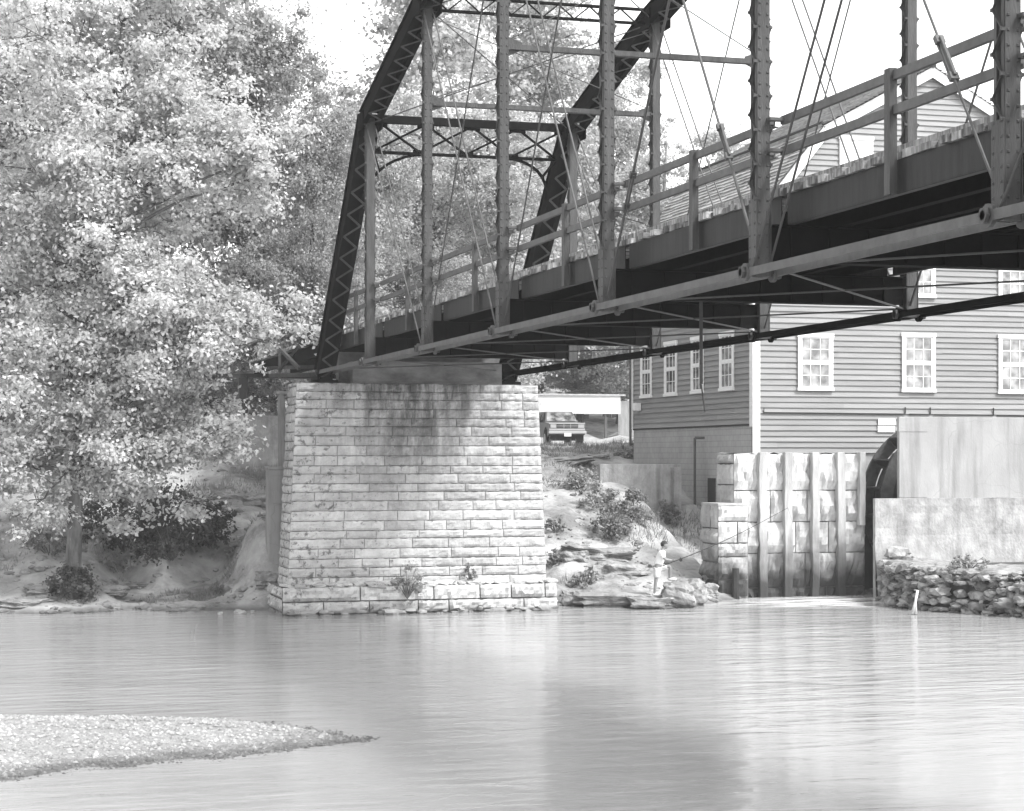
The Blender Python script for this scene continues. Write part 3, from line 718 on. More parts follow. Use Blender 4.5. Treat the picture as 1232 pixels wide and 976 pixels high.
while z < ZE-.05:
    z2 = z+stp-.002; q = .05+r3.uniform(-.006,.008)
    segs = sorted([MY, MY1]+[r3.uniform(MY+1,MY1-1) for _ in range(2)])
    for s0, s1 in zip(segs[:-1], segs[1:]):
        j0, j1 = r3.uniform(-.006,.006), r3.uniform(-.006,.006)
        sd.add([(MX-q,s1,z+j1),(MX-q,s0,z+j0),(MX-.004,s0,z2),(MX-.004,s1,z2),(MX-q+.014,s1,z+j1+.002),(MX-q+.014,s0,z+j0+.002),(MX-q+.016,s1,z+.05),(MX-q+.016,s0,z+.05)], [(0,1,2,3),(4,5,1,0),(4,6,7,5)])
    z += stp
sd.build("side_siding", M['siding'], mill)
# roof: shingle courses on four slopes with an overhang, rakes and eaves in white
def slope(name, x0, z0, x1, z1):
    m = MB(); d = Vector((x1-x0, 0, z1-z0)); L = d.length; d.normalize(); nn = Vector((-d.z, 0, d.x)); 
    if nn.z < 0: nn = -nn
    y0, y1 = MY-.2, MY1+.2; s = 0; b = Vector((x0,0,z0))
    while s < L:
        s2 = min(s+.24, L+.02); yy = y0
        while yy < y1-.01:
            y2 = min(yy+r3.uniform(.5,1.4), y1); q = .045+r3.uniform(0,.03); js = r3.uniform(-.025,.02)
            A = b+d*(s+js)+nn*(.09+q); B = b+d*s2+nn*.09; Cc = b+d*(s+js)+nn*.08
            m.add([A+UP*0+Vector((0,yy,0)), A+Vector((0,y2,0)), B+Vector((0,y2,0)), B+Vector((0,yy,0)), Cc+Vector((0,yy,0)), Cc+Vector((0,y2,0))], [(0,3,2,1) if x1 > x0 else (0,1,2,3), (0,1,5,4)])
            yy = y2
        s += .2
    A, B = b, b+d*L
    m.bar(A+Vector((0,(y0+y1)/2,0))+nn*.04+d*0, B+Vector((0,(y0+y1)/2,0))+nn*.04, y1-y0, .07, nn)
    m.build(name, M['roof'], mill)
ex = .35
k1 = (ZBK-ZE)/(BX-MX)
slope("roof_slope", MX-ex, ZE-ex*k1, BX, ZBK); slope("roof_slope", BX-.06, ZBK-.02, AX, ZA)
slope("roof_slope", MX1+ex, ZE-ex*k1, BX1, ZBK); slope("roof_slope", BX1+.06, ZBK-.02, AX, ZA)
m = MB(); m.box(AX-.12, AX+.12, MY-.21, MY1+.21, ZA+.09, ZA+.19); m.bar((BX-.12, MY-.2, ZBK+.17),(BX-.12, MY1+.2, ZBK+.17), .1, .06)
m.build("ridge_cap", M['dark'], mill)
def rake(x0, z0, x1, z1, y):
    d = Vector((x1-x0,0,z1-z0)).normalized(); nn = Vector((-d.z,0,d.x)); nn = nn if nn.z > 0 else -nn
    rk = MB(); rk.bar(Vector((x0,y,z0))-nn*.12, Vector((x1,y,z1))-nn*.12, .035, .26, nn); rk.build("rake_board", M['white'], mill)
for sx in (1, -1):
    fx = (lambda v: v) if sx == 1 else (lambda v: 2*AX-v)
    for y in (MY-.18-sx*.004, MY1+.18+sx*.004):
        rake(fx(MX-ex), ZE-ex*k1, fx(BX), ZBK, y-.003*sx); rake(fx(BX), ZBK, fx(AX), ZA, y)
for bxs in ((MX-.07, MX+.2, MY-.08, MY-.052, ZS, ZE), (MX-.08, MX-.052, MY-.05, MY+.2, ZF-.1, ZE), (MX1-.2, MX1+.05, MY-.08, MY-.052, ZS, ZE), (MX-.08, MX-.052, MY1-.16, MY1+.02, ZF, ZE)):
    cb = MB(); cb.box(*bxs); cb.build("corner_board", M['white'], mill)
def window(cx, z0, z1, w, face, boarded=False):
    """six over six sash window; face 'g' on the gable wall, 's' on the river-side wall"""
    if face == 'g': P = lambda u, d, z: (cx+u, MY-.045-d, z)
    else: P = lambda u, d, z: (MX-.045-d, cx-u, z)
    def bx(m, u0, u1, d0, d1, za, zb):
        p = [P(u,d,z) for z in (za,zb) for d in (d0,d1) for u in (u0,u1)]
        m.add(p, [(0,1,3,2),(4,6,7,5),(2,3,7,6),(0,4,5,1),(0,2,6,4),(1,5,7,3)])
    t = .11; h = w/2; m = MB()
    bx(m, -h, -h+t, 0, .06, z0, z1); bx(m, h-t, h, 0, .06, z0, z1); bx(m, -h-.03, h+.03, 0, .075, z1-t, z1+.02); bx(m, -h-.03, h+.03, 0, .09, z0-.03, z0+.08)
    o = m.build("window", M['white'], mill, fix=True)
    gl = MB()
    if boarded:
        bx(gl, -h+t, h-t, 0, .03, z0+.08, z1-t); gl.build("shutter", M['white'], o, fix=True)
        q = MB(); 
        for uu in (-.2, .2): bx(q, uu-.004, uu+.004, .031, .034, z0+.1, z1-t-.02)
        q.build("board_gap", M['block'], o, fix=True); return
    bx(gl, -h+t, h-t, .004, .012, z0+.08, z1-t); gl.build("glass", M['glass'], o, fix=True)
    s = MB(); zi0, zi1 = z0+.08, z1-t; zm = (zi0+zi1)/2; hi = h-t
    bx(s, -hi, hi, .014, .04, zm-.03, zm+.03)
    for za, zb in ((zi0, zm-.03), (zm+.03, zi1)):
        bx(s, -hi, -hi+.05, .014, .035, za, zb); bx(s, hi-.05, hi, .014, .035, za, zb)
        bx(s, -hi+.05, hi-.05, .014, .034, za, za+.045); bx(s, -hi+.05, hi-.05, .014, .034, zb-.045, zb)
        for k in (-1, 1): bx(s, k*hi/3-.013, k*hi/3+.013, .014, .028, za+.045, zb-.045)
        bx(s, -hi+.05, hi-.05, .0145, .0275, (za+zb)/2-.013, (za+zb)/2+.013)
    s.build("sash", M['white'], o, fix=True)
for p0, p1, t, b in ((959,1001,402.5,469),(1084,1124,402,471),(1200,1240,404,473),(1084,1124,287,357),(1200,1240,289,360),(959,1001,286,356),(1315,1355,408,477),(1315,1355,293,364)):
    a, c2 = at_y(p0, b, MY), at_y(p1, t, MY)
    window((a.x+c2.x)/2, a.z, c2.z, c2.x-a.x, 'g')
a, c2 = at_y(1009, 240, MY), at_y(1049, 166, MY); window((a.x+c2.x)/2, a.z, c2.z, c2.x-a.x, 'g', True)
for p0, p1, b in ((773.3,785.6,478.7),(802,816,476.5),(834.3,848,473.2),(868.7,884.5,470)):
    a, c2 = at_x(p0, b, MX), at_x(p1, b, MX)
    window((a.y+c2.y)/2, a.z, a.z+2.05, abs(a.y-c2.y)+.05, 's'); window((a.y+c2.y)/2, a.z+3.3, a.z+5.35, abs(a.y-c2.y)+.05, 's')
# block foundation on the river side, dark sill gap
def blockmask(n, l, oc):
    sep = n.new("ShaderNodeSeparateXYZ"); l.new(oc, sep.inputs[0]); cm = n.new("ShaderNodeCombineXYZ")
    l.new(sep.outputs[1], cm.inputs[0]); l.new(sep.outputs[2], cm.inputs[1])
    br = n.new("ShaderNodeTexBrick"); br.inputs["Scale"].default_value = 1; br.inputs["Brick Width"].default_value = .41; br.inputs["Row Height"].default_value = .205; br.inputs["Mortar Size"].default_value = .012
    br.inputs["Color1"].default_value = G(.94); br.inputs["Color2"].default_value = G(1); br.inputs["Mortar"].default_value = G(.75)
    l.new(cm.outputs[0], br.inputs["Vector"]); return br.outputs["Color"]
mulmask(M['block'], blockmask)
m = MB(); m.box(MX+.02, MX+.4, MY+.25, MY1, 0, ZF-.06); m.box(MX+.4, MX1, MY1-.4, MY1-.02, 0, ZF-.06)
m.build("foundation", M['block'], mill)
m = MB(); m.box(MX-.02, MX+.03, MY+.25, MY1, ZF-.06, ZF); m.build("sill_gap", M['dark'], mill)
m = MB(); m.tube([at_x(836, 527, 25.95), Vector((*at_x(836, 635, 25.95)[:2], 1.6))], .05, 8); m.box(*[v for p in zip(at_x(838,527,25.9)-Vector((.05,.05,.05)), at_x(838,527,25.9)+Vector((.3,.05,.05))) for v in p])
m.build("drain_pipe", M['rail'], mill)
m = MB(); m.tube([(MX-.1, MY1+.05, 4.8), (MX-.1, MY1+.05, 12)], .055, 8); m.build("downspout", M['rail'], mill)
m = MB(); m.box(MX-.3, MX-.06, 72.9, 73.25, 6.2, 6.5); m.build("wall_cabinet", M['white'], mill)
m = MB(); p = at_x(856, 622, MX); m.box(MX-.01, MX+.05, p.y-.35, p.y+.35, p.z+.2, p.z+1.4); m.build("vent_opening", M['dark'], mill)
m = MB()        # thin service pipe along the gable wall
zp = at_y(1000, 497, MY).z
xa, xb2 = at_y(918,497,MY).x, at_y(1088,497,MY).x
m.bar((xa, MY-.075, zp), (xb2, MY-.075, zp-.02), .02, .035); m.bar((xa, MY-.075, zp), (xa, MY-.075, zp+.16), .02, .03, (0,1,0)); m.bar((xb2, MY-.075, zp), (xb2, MY-.075, zp+.22), .02, .05, (0,1,0))
xc, xd = at_y(1093,498,MY).x, at_y(1118,498,MY).x; m.bar((xc, MY-.075, zp-.02), (xd, MY-.075, zp-.03), .02, .035); m.bar((xd, MY-.075, zp-.03), (xd, MY-.075, zp+.22), .02, .05, (0,1,0))
xe, xf = at_y(1123,498.5,MY).x, at_y(1194,499,MY).x; m.bar((xe, MY-.075, zp-.03), (xf, MY-.075, zp-.05), .02, .035); m.bar((xf, MY-.075, zp-.05), (xf, MY-.075, zp+.22), .02, .05, (0,1,0))
m.bar((at_y(1199,499,MY).x, MY-.05, zp-.05), (MX1-.4, MY-.05, zp-.1), .02, .035)
m.build("service_pipe", M['dark'], mill)
a, c2 = at_y(1055.5, 520, MY), at_y(1076, 504, MY)
sg = thing("wall_sign", ((a.x+c2.x)/2, MY-.05, a.z), "small white two-plate notice sign on the clapboards above the water wheel", "sign")
m = MB(); m.box(a.x, c2.x, MY-.085, MY-.06, (a.z+c2.z)/2+.015, c2.z); m.box(a.x-.02, c2.x-.02, MY-.085, MY-.06, a.z, (a.z+c2.z)/2-.015); m.build("plate", M['white'], sg)
m = MB()
for z_, u0, u1 in ((.78,.2,.8),(.66,.12,.88),(.34,.12,.3),(.34,.36,.55),(.34,.6,.9),(.18,.15,.5),(.18,.55,.85)):
    zz = a.z+(c2.z-a.z)*z_; m.box(a.x+(c2.x-a.x)*u0, a.x+(c2.x-a.x)*u1, MY-.089, MY-.086, zz-.012, zz+.012)
m.build("worn_lettering", M['block'], sg)

# ------------------------------------------------------------------ race walls, posts, wheel
rw = thing("race_wall", (25.2, 58, 0), "pale limestone race wall below the mill, faced with upright timbers", "stone wall")
RY, RX0, RX1, RZ = 56.0, 23.2, 27.66, 4.46; RYB = 57.4
r4 = random.Random(21)
m = MB(); m.box(RX0+.05, RX1-.05, RY+.06, RYB, -.8, RZ-.05); m.build("wall_core", M['mortar_dark'], rw)
m = MB(); masonry(m, lambda u,z,d: (RX0+u, RY-d, z), RX1-RX0, -.3, RZ, .8, r4, 1.0, 2.6, .14, .012, .4)
masonry(m, lambda u,z,d: (RX0-d, RYB-u, z), RYB-RY, .3, RZ, .6, r4, .8, 2.0, .08, .018, .3)
masonry(m, lambda u,z,d: (RX1+d, RY+u, z), RYB-RY, -.3, RZ, .6, r4, .8, 2.0, .08, .018, .3)
tb = len(m.v)
for j in range(2):
    for i in range(31): m.v.append((RX0+(RX1-RX0)*i/30, RY+(0 if j == 0 else 1.4), RZ-.01+r4.uniform(-.05,.05)))
for i in range(30): m.f.append((tb+i, tb+i+1, tb+32+i, tb+31+i))
m.build("limestone_blocks", M['wallstone_wet'], rw)
m = MB(); m.box(27.5, 40, 57.95, 58.3, -.8, 3.3); m.build("pit_shade_wall", M['wetwood'], rw)  # added wall behind the wheel; wet-wood black stands in for the pit's shade
for px, wpx, zb in ((917,10,-.4),(947.5,10,-.4),(980,9,-.4),(1011,10,-.4),(1036,8,2.2)):
    p = at_y(px, 545, RY-.16); h = wpx/2/FPX*61; q = MB(); n = 10; vs = []
    for k in range(n+1):
        z_ = zb + (RZ+.04-zb)*k/n; jx = r4.uniform(-.02,.02)
        vs += [(p.x-h+jx, RY-.28, z_),(p.x+h+jx, RY-.28, z_),(p.x+h+jx, RY-.05, z_),(p.x-h+jx, RY-.05, z_)]
    fs = [(3,2,1,0),(n*4,n*4+1,n*4+2,n*4+3)]+[(k*4+e, k*4+(e+1)%4, k*4+4+(e+1)%4, k*4+4+e) for k in range(n) for e in range(4)]
    q.add(vs, fs); q.build("upright_timber", M['timber_wet'], rw, bevel=.02)
m = MB(); p = at_y(885, 700, 55.3); m.tube([(p.x, 55.3, -.4), (p.x, 55.3, .95)], [.14,.11], 8); 
tag(m.build("mooring_stump", M['wetwood']), "short dark wooden stump in the water against the race wall", "stump")
sw = thing("step_wall", (22.6, 57, 0), "low stepped limestone block wall left of the race wall", "stone wall")
m = MB(); m.box(22.53, 23.5, 55.57, 56.9, -.6, 2.84); m.build("wall_core", M['mortar_dark'], sw)
m = MB(); masonry(m, lambda u,z,d: (22.48+u, 55.52-d, z), 1.0, .05, 2.88, .55, r4, .5, 1.0, .09, .018, .3); masonry(m, lambda u,z,d: (22.48-d, 56.9-u, z), 1.38, .05, 2.88, .55, r4, .7, 1.6, .09, .018, .3)
m.box(22.48, 23.45, 55.5, 56.9, 2.86, 2.93); m.build("limestone_blocks", M['wallstone_wet'], sw)
# water wheel
wc = Vector((30.95, 57, 2.87)); WR = 2.69
wheel = thing("waterwheel", (wc.x, 56.8, wc.z), "dark wet timber water wheel half hidden behind the concrete wall", "water wheel")
def ringpt(r, a, y): return (wc.x+r*math.cos(a), y, wc.z+r*math.sin(a))
for y in (56.15, 57.5):
    m = MB(); n = 64; vs = []
    for k in range(n):
        a = 2*math.pi*k/n
        for r, yy in ((WR,y-.05),(WR-.42,y-.05),(WR-.42,y+.05),(WR,y+.05)): vs.append(ringpt(r,a,yy))
    fs = [(k*4+e, k*4+(e+1)%4, ((k+1)%n)*4+(e+1)%4, ((k+1)%n)*4+e) for k in range(n) for e in range(4)]
    m.add(vs, fs); m.build("rim", M['wheelrim'], wheel, fix=True)
    m = MB()
    for k in range(8):
        a = 2*math.pi*(k+.3)/8; m.bar(ringpt(.2,a,y), ringpt(WR-.4,a,y), .09, .2, (0,1,0))
    m.build("spokes", M['wheelrim'], wheel)
for k in range(18):
    a = 2*math.pi*(k+.45)/18; m = MB()
    m.bar(ringpt(WR-.75,a,56.83), ringpt(WR+.03,a,56.83), 1.24, .05, Vector((-math.sin(a),0,math.cos(a)))); m.build("paddle", M['wetwood'], wheel)
m = MB(); n = 48
for k in range(n):
    a, b = 2*math.pi*k/n, 2*math.pi*(k+1)/n
    m.add([ringpt(WR-.46,a,56.2),ringpt(WR-.46,b,56.2),ringpt(WR-.46,b,57.45),ringpt(WR-.46,a,57.45)], [(0,1,2,3)]); m.add([ringpt(WR-.44,a,56.22),ringpt(WR-.44,b,56.22),ringpt(WR-1.5,b,56.22),ringpt(WR-1.5,a,56.22)], [(0,1,2,3)])
m.build("drum", M['wetwood'], wheel)
m = MB(); m.tube([(wc.x,55.95,wc.z),(wc.x,61.2,wc.z)], .17, 14); m.build("axle", M['wheelrim'], wheel)
# concrete walls on the right
m = MB(); m.box(28.19, 48, 54.72, 54.86, 3.0, 5.6)
uw = m.build("flume_wall", M['concrete'], bevel=.02)
tag(uw, "smooth pale upper concrete wall in front of the water wheel", "concrete wall")
m = MB(); m.box(28.195, 29.15, 54.706, 54.72, 3.1, 5.12); m.box(28.17, 29.17, 54.70, 54.72, 5.14, 5.58); m.build("form_panel", M['concrete'], uw)
m = MB(); nu, nv = 90, 16
for j in range(nv+1):
    for i in range(nu+1):
        x = 27.25 + 20.5*i/nu; z = -.6 + 3.67*j/nv; n_ = mnoise.noise(Vector((x*.9, z*1.2, 3)))+.5*mnoise.noise(Vector((x*2.3, z*2.9, 7)))
        dy = .07*n_ - (.30*max(0, (1.9-z)/2.4)*(1+.4*n_) if z < 1.9 else 0)
        m.v.append((x + (.06*n_ if i == 0 else 0), 54.5+dy, z))
for j in range(nv):
    for i in range(nu): a = j*(nu+1)+i; m.f.append((a,a+1,a+nu+2,a+nu+1))
m.add([(27.25,54.5,3.07),(47.75,54.5,3.07),(47.75,54.72,3.07),(27.3,54.72,3.07)], [(0,1,2,3)])
m.add([(27.26,54.45,-.6),(27.26,54.5,3.07),(27.3,54.72,3.07),(27.3,54.72,-.6)], [(0,1,2,3)])
lw = m.build("lower_wall", M['concrete_rough']); tag(lw, "rough weathered lower concrete wall under the smooth flume wall", "concrete wall")
# rubble bank with its ledge
rb = thing("rubble_wall", (28, 51, 0), "rough dark rubble stone wall at the waterline below the lower wall", "rubble wall")
FR = [Vector((27.55,54.4,0)), Vector((26.35,51.6,0)), Vector((26.6,49.6,0)), Vector((28.0,46.6,0)), Vector((30.5,43.2,0)), Vector((34,39.5,0))]
def along(t):
    t *= len(FR)-1; i = min(int(t), len(FR)-2); return FR[i].lerp(FR[i+1], t-i)
m = MB(); r5 = random.Random(31)
for k in range(900):
    t = r5.random()**.8; z = r5.uniform(-.2, 1.18); p = along(t); s = r5.choice((.06,.08,.1,.12,.15,.2))
    lx = (1.25-z)*.12
    m.blob((p.x-lx+r5.uniform(-.05,.25), p.y-lx*.5+r5.uniform(-.15,.2), z), s*r5.uniform(.8,1.7), s*r5.uniform(.8,1.4), s*r5.uniform(.45,.9), k, .6, 1.0, 2, boxy=.8)
for k in range(60):
    p = Vector((27.6+r5.uniform(0,1.5), 54.35+r5.uniform(-.5,.1), 0)); z = r5.uniform(.2, 1.9)*(1-.35*max(0,p.x-27.4)); s = r5.choice((.1,.14,.2,.28))
    m.blob((p.x, p.y, z), s*1.4, s*1.1, s*.7, k+2000, .6, 1.0, 2, boxy=.8)
m.build("rubble_stones", M['rubble'], rb)
m = MB(); poly = [(p.x+.15, p.y+.1) for p in FR]+[(48,39.5),(48,54.45),(27.3,54.45)]
n = len(poly); m.add([(x,y,-.8) for x,y in poly]+[(x,y,1.05) for x,y in poly], [tuple(range(n,2*n))]+[(i,(i+1)%n,(i+1)%n+n,i+n) for i in range(n)])
m.build("rubble_core", M['mortar_core_dark'], rb, fix=True)
m = MB()
for k in range(150):
    t = r5.random(); p = along(t); q = r5.uniform(.1, 2.6); s = r5.uniform(.15,.5)
    m.blob((p.x+q*.9+.15, p.y+q*.7+.1, 1.1), s*1.6, s*1.3, .14, k+900, .3, 1.1, 2)
m.build("ledge_cap", M['rock'], rb)
ws = MB()
for k in range(2):
    s_ = (k-.5)*.03; p0 = at(1104, 711, 54.0)+RT*s_; pts = [p0+FW*.4, p0, p0-FW*.14-UP*.08-RT*.05, p0-FW*.24-UP*.28-RT*(.11+s_), p0-FW*.29-UP*.62-RT*(.16-s_*2)]
    ws.tube(pts, [.016,.022,.026,.034,.05], 6)
tag(ws.build("water_spout", mat("falling_water", .5, .3, .1, 8), smooth=True), "thin white spout of water falling from the rubble wall", "water spout")
# loose concrete retaining wall left of the mill foundation
m = MB(); m.box(22.2, 25.3, 66.0, 66.35, 1.5, 4.1); m.box(24.9, 25.2, 65.7, 66.0, 1.5, 3.98)
rt = m.build("retaining_wall", M['concrete_rough'], bevel=.02); tag(rt, "low streaked concrete retaining wall among bushes by the mill foundation", "retaining wall")

# ------------------------------------------------------------------ carport and parked car
cpt = thing("carport", at(700, 536, 120), "open shed with deep white fascia and slim posts behind the parked car", "carport")
yc = at(700, 480, 120).y
a, c2 = at_y(560, 497, yc), at_y(746.5, 476.5, yc)
m = MB(); m.box(a.x, c2.x, yc, yc+.08, a.z, c2.z); m.box(c2.x-.08, c2.x, yc+.08, yc+7, a.z+.1, c2.z); m.build("fascia", M['cloth2'], cpt)
m = MB(); m.box(a.x, c2.x+.3, yc-.1, yc+7.2, c2.z, c2.z+.1); m.build("roof", M['roof'], cpt)
for px, dy in ((600,0),(665,0),(729,0),(600,6.5),(665,6.5),(741,6.5)):
    p = at_y(px, 500, yc+.15); m = MB(); m.box(p.x-.07, p.x+.07, yc+.15+dy, yc+.29+dy, 4.4, a.z+(.1 if dy else 0)); m.build("post", M['rail'], cpt)
m = MB(); 
for k in range(22): m.box(a.x+2+k*.36, a.x+2.28+k*.36, yc+6.9, yc+6.95, 4.7, 6.6)
m.build("board_fence", M['timber'], cpt)
m = MB(); m.box(c2.x, c2.x+1.6, yc+.4, yc+.45, 5.3, c2.z-.3); m.build("side_screen", M['timber'], cpt)

def car(name, loc, rot, label):
    t = thing(name, loc, label, "car"); off = Vector(loc)
    def L(x, y, z): return off + Vector((x, y, z))
    def bx(m, x0, x1, y0, y1, z0, z1):
        p = [L(x,y,z) for z in (z0,z1) for y in (y0,y1) for x in (x0,x1)]
        m.add(p, [(0,1,3,2),(4,6,7,5),(0,4,5,1),(2,3,7,6),(0,2,6,4),(1,5,7,3)])
    # x across, -y is the front
    m = MB(); prof = [(-2.25,.5),(-2.28,.72),(-2.24,1.02),(-1.1,1.1),(2.15,1.08),(2.2,.5),(1.75,.42),(1.7,.72),(1.5,.86),(1.2,.86),(1.0,.72),(.95,.4),(-.95,.4),(-1.0,.72),(-1.2,.86),(-1.5,.86),(-1.7,.72),(-1.75,.42)]
    m.prism(prof, -.86, .86, lambda a,b,q: L(q,a,b)); body = m.build("body", M['paint_car'], t, bevel=.03)
    cabp = [(-.98,1.09,.8),(-.35,1.62,.64),(1.95,1.64,.64),(2.14,1.07,.8)]
    m = MB(); vs = [L(s*w, y, z) for y,z,w in cabp for s in (-1,1)]
    m.add(vs, [(0,1,3,2),(2,3,5,4),(4,5,7,6),(0,2,4,6),(1,7,5,3),(0,6,7,1)]); m.build("cabin", M['paint_car'], t, bevel=.03)
    m = MB(); m.add([L(-.72,-.93,1.15),L(.72,-.93,1.15),L(.6,-.43,1.57),L(-.6,-.43,1.57)], [(0,1,2,3)]); o = m.build("windscreen", M['glass'], t)
    m.v = [tuple(Vector(v)+Vector((0,-.012,.012))) for v in m.v]; o.data.clear_geometry(); o.data.from_pydata([tuple(Vector(v)-off) for v in m.v], [], [(0,1,2,3)])
    for s in (-1, 1):
        m = MB(); m.add([L(s*.80,-.55,1.16),L(s*.68,-.2,1.55),L(s*.68,.75,1.56),L(s*.80,.75,1.16)], [(0,1,2,3)]); m.add([L(s*.80,.85,1.16),L(s*.68,.85,1.56),L(s*.68,1.8,1.56),L(s*.80,1.9,1.16)], [(0,1,2,3)])
        m.v = [tuple(Vector(v)+Vector((s*.02,0,0))) for v in m.v]; m.build("side_window", M['glass'], t)
        m = MB(); bx(m, s*.66-.14, s*.66+.14, -2.3, -2.25, .82, .98); m.build("headlight", M['chrome'], t)
        m = MB(); bx(m, s*.95-.09, s*.95+.09, -.75, -.66, 1.1, 1.24); m.build("mirror", M['black'], t)
        for y in (-1.35, 1.35):
            m = MB(); m.tube([L(s*.66,y,.36),L(s*.89,y,.36)], .36, 20); wv = m.build("wheel", M['tyre'], t)
            m = MB(); m.tube([L(s*.86,y,.36),L(s*.905,y,.36)], .2, 14); m.build("hubcap", M['chrome'], wv)
    m = MB(); bx(m, -.5, .5, -2.29, -2.25, .80, 1.0); gr = m.build("grille", M['black'], t)
    m = MB()
    for z in (.865, .935): bx(m, -.5, .5, -2.3, -2.285, z-.009, z+.009)
    for x in (-.16, .16): bx(m, x-.01, x+.01, -2.301, -2.286, .81, .99)
    m.build("grille_bar", M['chrome'], gr)
    m = MB(); bx(m, -.85, .85, -2.28, -2.245, .71, .79); bx(m, -.86, .86, -2.275, -2.245, 1.0, 1.055); m.build("trim_band", M['chrome'], t)
    m = MB(); bx(m, -.9, .9, -2.4, -2.26, .55, .68); m.build("bumper", M['chrome'], t, bevel=.02)
    m = MB(); bx(m, -.17, .17, -2.425, -2.405, .42, .58); m.build("number_plate", M['white'], t)
    m = MB(); bx(m, -.8, .8, -2.2, -2.0, .22, .5); m.build("air_dam", M['black'], t)
    t.rotation_euler = (0, 0, rot); return t
cl = at(680, 537, 92.0)
cl.z = max(gz(cl.x, cl.y), gz(cl.x, cl.y+2.4))+.04
car("parked_car", (cl.x, cl.y+1.2, cl.z), -YAW+R(10), "boxy light grey off-road car parked facing the river by the carport")

# ------------------------------------------------------------------ foliage
def leaf_object(name, C, N, Sz, m, parent, asp=.36):
    n = len(C); off = np.array(wloc(parent)) if parent is not None else np.zeros(3)
    N = N/np.linalg.norm(N, axis=1, keepdims=True)
    Rv = nrng.normal(size=(n,3)); T = np.cross(N, Rv); T /= np.linalg.norm(T, axis=1, keepdims=True); B = np.cross(N, T)
    s = Sz[:,None]
    V = np.stack([C-T*s*.5, C+B*s*asp-N*s*.06, C+T*s*.55-N*s*.1, C-B*s*asp-N*s*.06], 1).reshape(-1,3) - off
    me = bpy.data.meshes.new(name); me.vertices.add(n*4); me.vertices.foreach_set("co", V.ravel().astype(np.float32))
    me.loops.add(n*4); me.loops.foreach_set("vertex_index", np.arange(n*4, dtype=np.int32))
    me.polygons.add(n); me.polygons.foreach_set("loop_start", np.arange(0, n*4, 4, dtype=np.int32)); me.polygons.foreach_set("loop_total", np.full(n, 4, dtype=np.int32))
    me.update(calc_edges=True); me.materials.append(m)
    o = bpy.data.objects.new(name, me); COL.objects.link(o); o.parent = parent; return o
def cluster_leaves(cents, rads, nl, leaf, flat=.6, upb=.55, outb=.6):
    cents = np.array(cents); rads = np.array(rads); k = len(cents)
    cnt = np.maximum(6, (nl*(rads/rads.mean())**2).astype(int)); idx = np.repeat(np.arange(k), cnt); n = len(idx)
    D = nrng.normal(size=(n,3)); D /= np.linalg.norm(D, axis=1, keepdims=True)
    rr = np.minimum(np.abs(nrng.normal(size=n))*.62, 1.7); P = D*rr[:,None]*rads[idx][:,None]; P[:,2] *= flat
    N = nrng.normal(size=(n,3))*.55 + D*outb + np.array([0,0,upb])
    return cents[idx]+P, N, leaf*nrng.uniform(.65,1.25,n)
def make_tree(name, base, trunk, r0, env, nl, ncl, nleaf, leaf, clr, label, cat, group, seed, lm, bm, extra=(), flat=.6):
    """trunk: points from the base up; env: ellipsoids (centre, radii, weight) that the limbs grow into"""
    rg = random.Random(seed); root = thing(name, base, label, cat, group); t = MB(); trunk = [Vector(p) for p in trunk]
    m_ = len(trunk); rad = [r0*(1.45 if i == 0 else rg.uniform(.92,1.1))*(1-.88*i/(m_-1)) for i in range(m_)]
    t.tube(trunk, rad, 12)
    def tp(z):
        for i in range(m_-1):
            if trunk[i+1].z >= z: k = (z-trunk[i].z)/max(1e-3, trunk[i+1].z-trunk[i].z); k = max(0,min(1,k)); return trunk[i].lerp(trunk[i+1], k), rad[i]*(1-k)+rad[i+1]*k
        return trunk[-1], rad[-1]
    ws_ = [e[2] for e in env]; cents = []; rads = []
    for i in range(nl):
        e = rg.choices(env, ws_)[0]; c, rr = Vector(e[0]), e[1]
        d = Vector((rg.gauss(0,1), rg.gauss(0,1), rg.gauss(0,1))).normalized()*(rg.random()**.33)
        T = c + Vector((d.x*rr[0], d.y*rr[1], d.z*rr[2]))
        hd = math.hypot(T.x-trunk[0].x, T.y-trunk[0].y)
        z0 = max(trunk[0].z+.18*(trunk[-1].z-trunk[0].z), min(T.z-.35*hd, trunk[-1].z)); b, br = tp(z0)
        mid = b.lerp(T, .5)+Vector((rg.uniform(-.4,.4),rg.uniform(-.4,.4),.12*hd+rg.uniform(-.2,.3)))
        pts = []
        for q in range(7):
            s = q/6; pts.append(b.lerp(mid,s).lerp(mid.lerp(T,s),s)+Vector((rg.uniform(-.08,.08),)*1+(rg.uniform(-.08,.08),rg.uniform(-.08,.08))))
        r_ = min(br*.55, .022*(T-b).length+.02); t.tube(pts, [max(.012, r_*(1-.85*q/6)) for q in range(7)], 6)
        for j in range(ncl):
            s = rg.uniform(.4,1.0); q = min(int(s*6),5); p = pts[q].lerp(pts[q+1], s*6-q); sp = .14*max(rr)+.25
            o = Vector((rg.gauss(0,sp),rg.gauss(0,sp),rg.gauss(0,sp*.7))); cc = p+o; cents.append(tuple(cc)); rads.append(clr*rg.choice((.45,.6,.8,1.0,1.25,1.5)))
            if j % 2 == 0: t.tube([p, p.lerp(cc,.55)+Vector((0,0,.08)), cc], [.02,.014,.007], 4, False)
    for p, r_ in extra: cents.append(tuple(p)); rads.append(r_)
    t.build("trunk", bm, root, smooth=True)
    C, N, Z = cluster_leaves(cents, rads, nleaf, leaf, flat)
    leaf_object("crown", C, N, Z, lm, root); return root
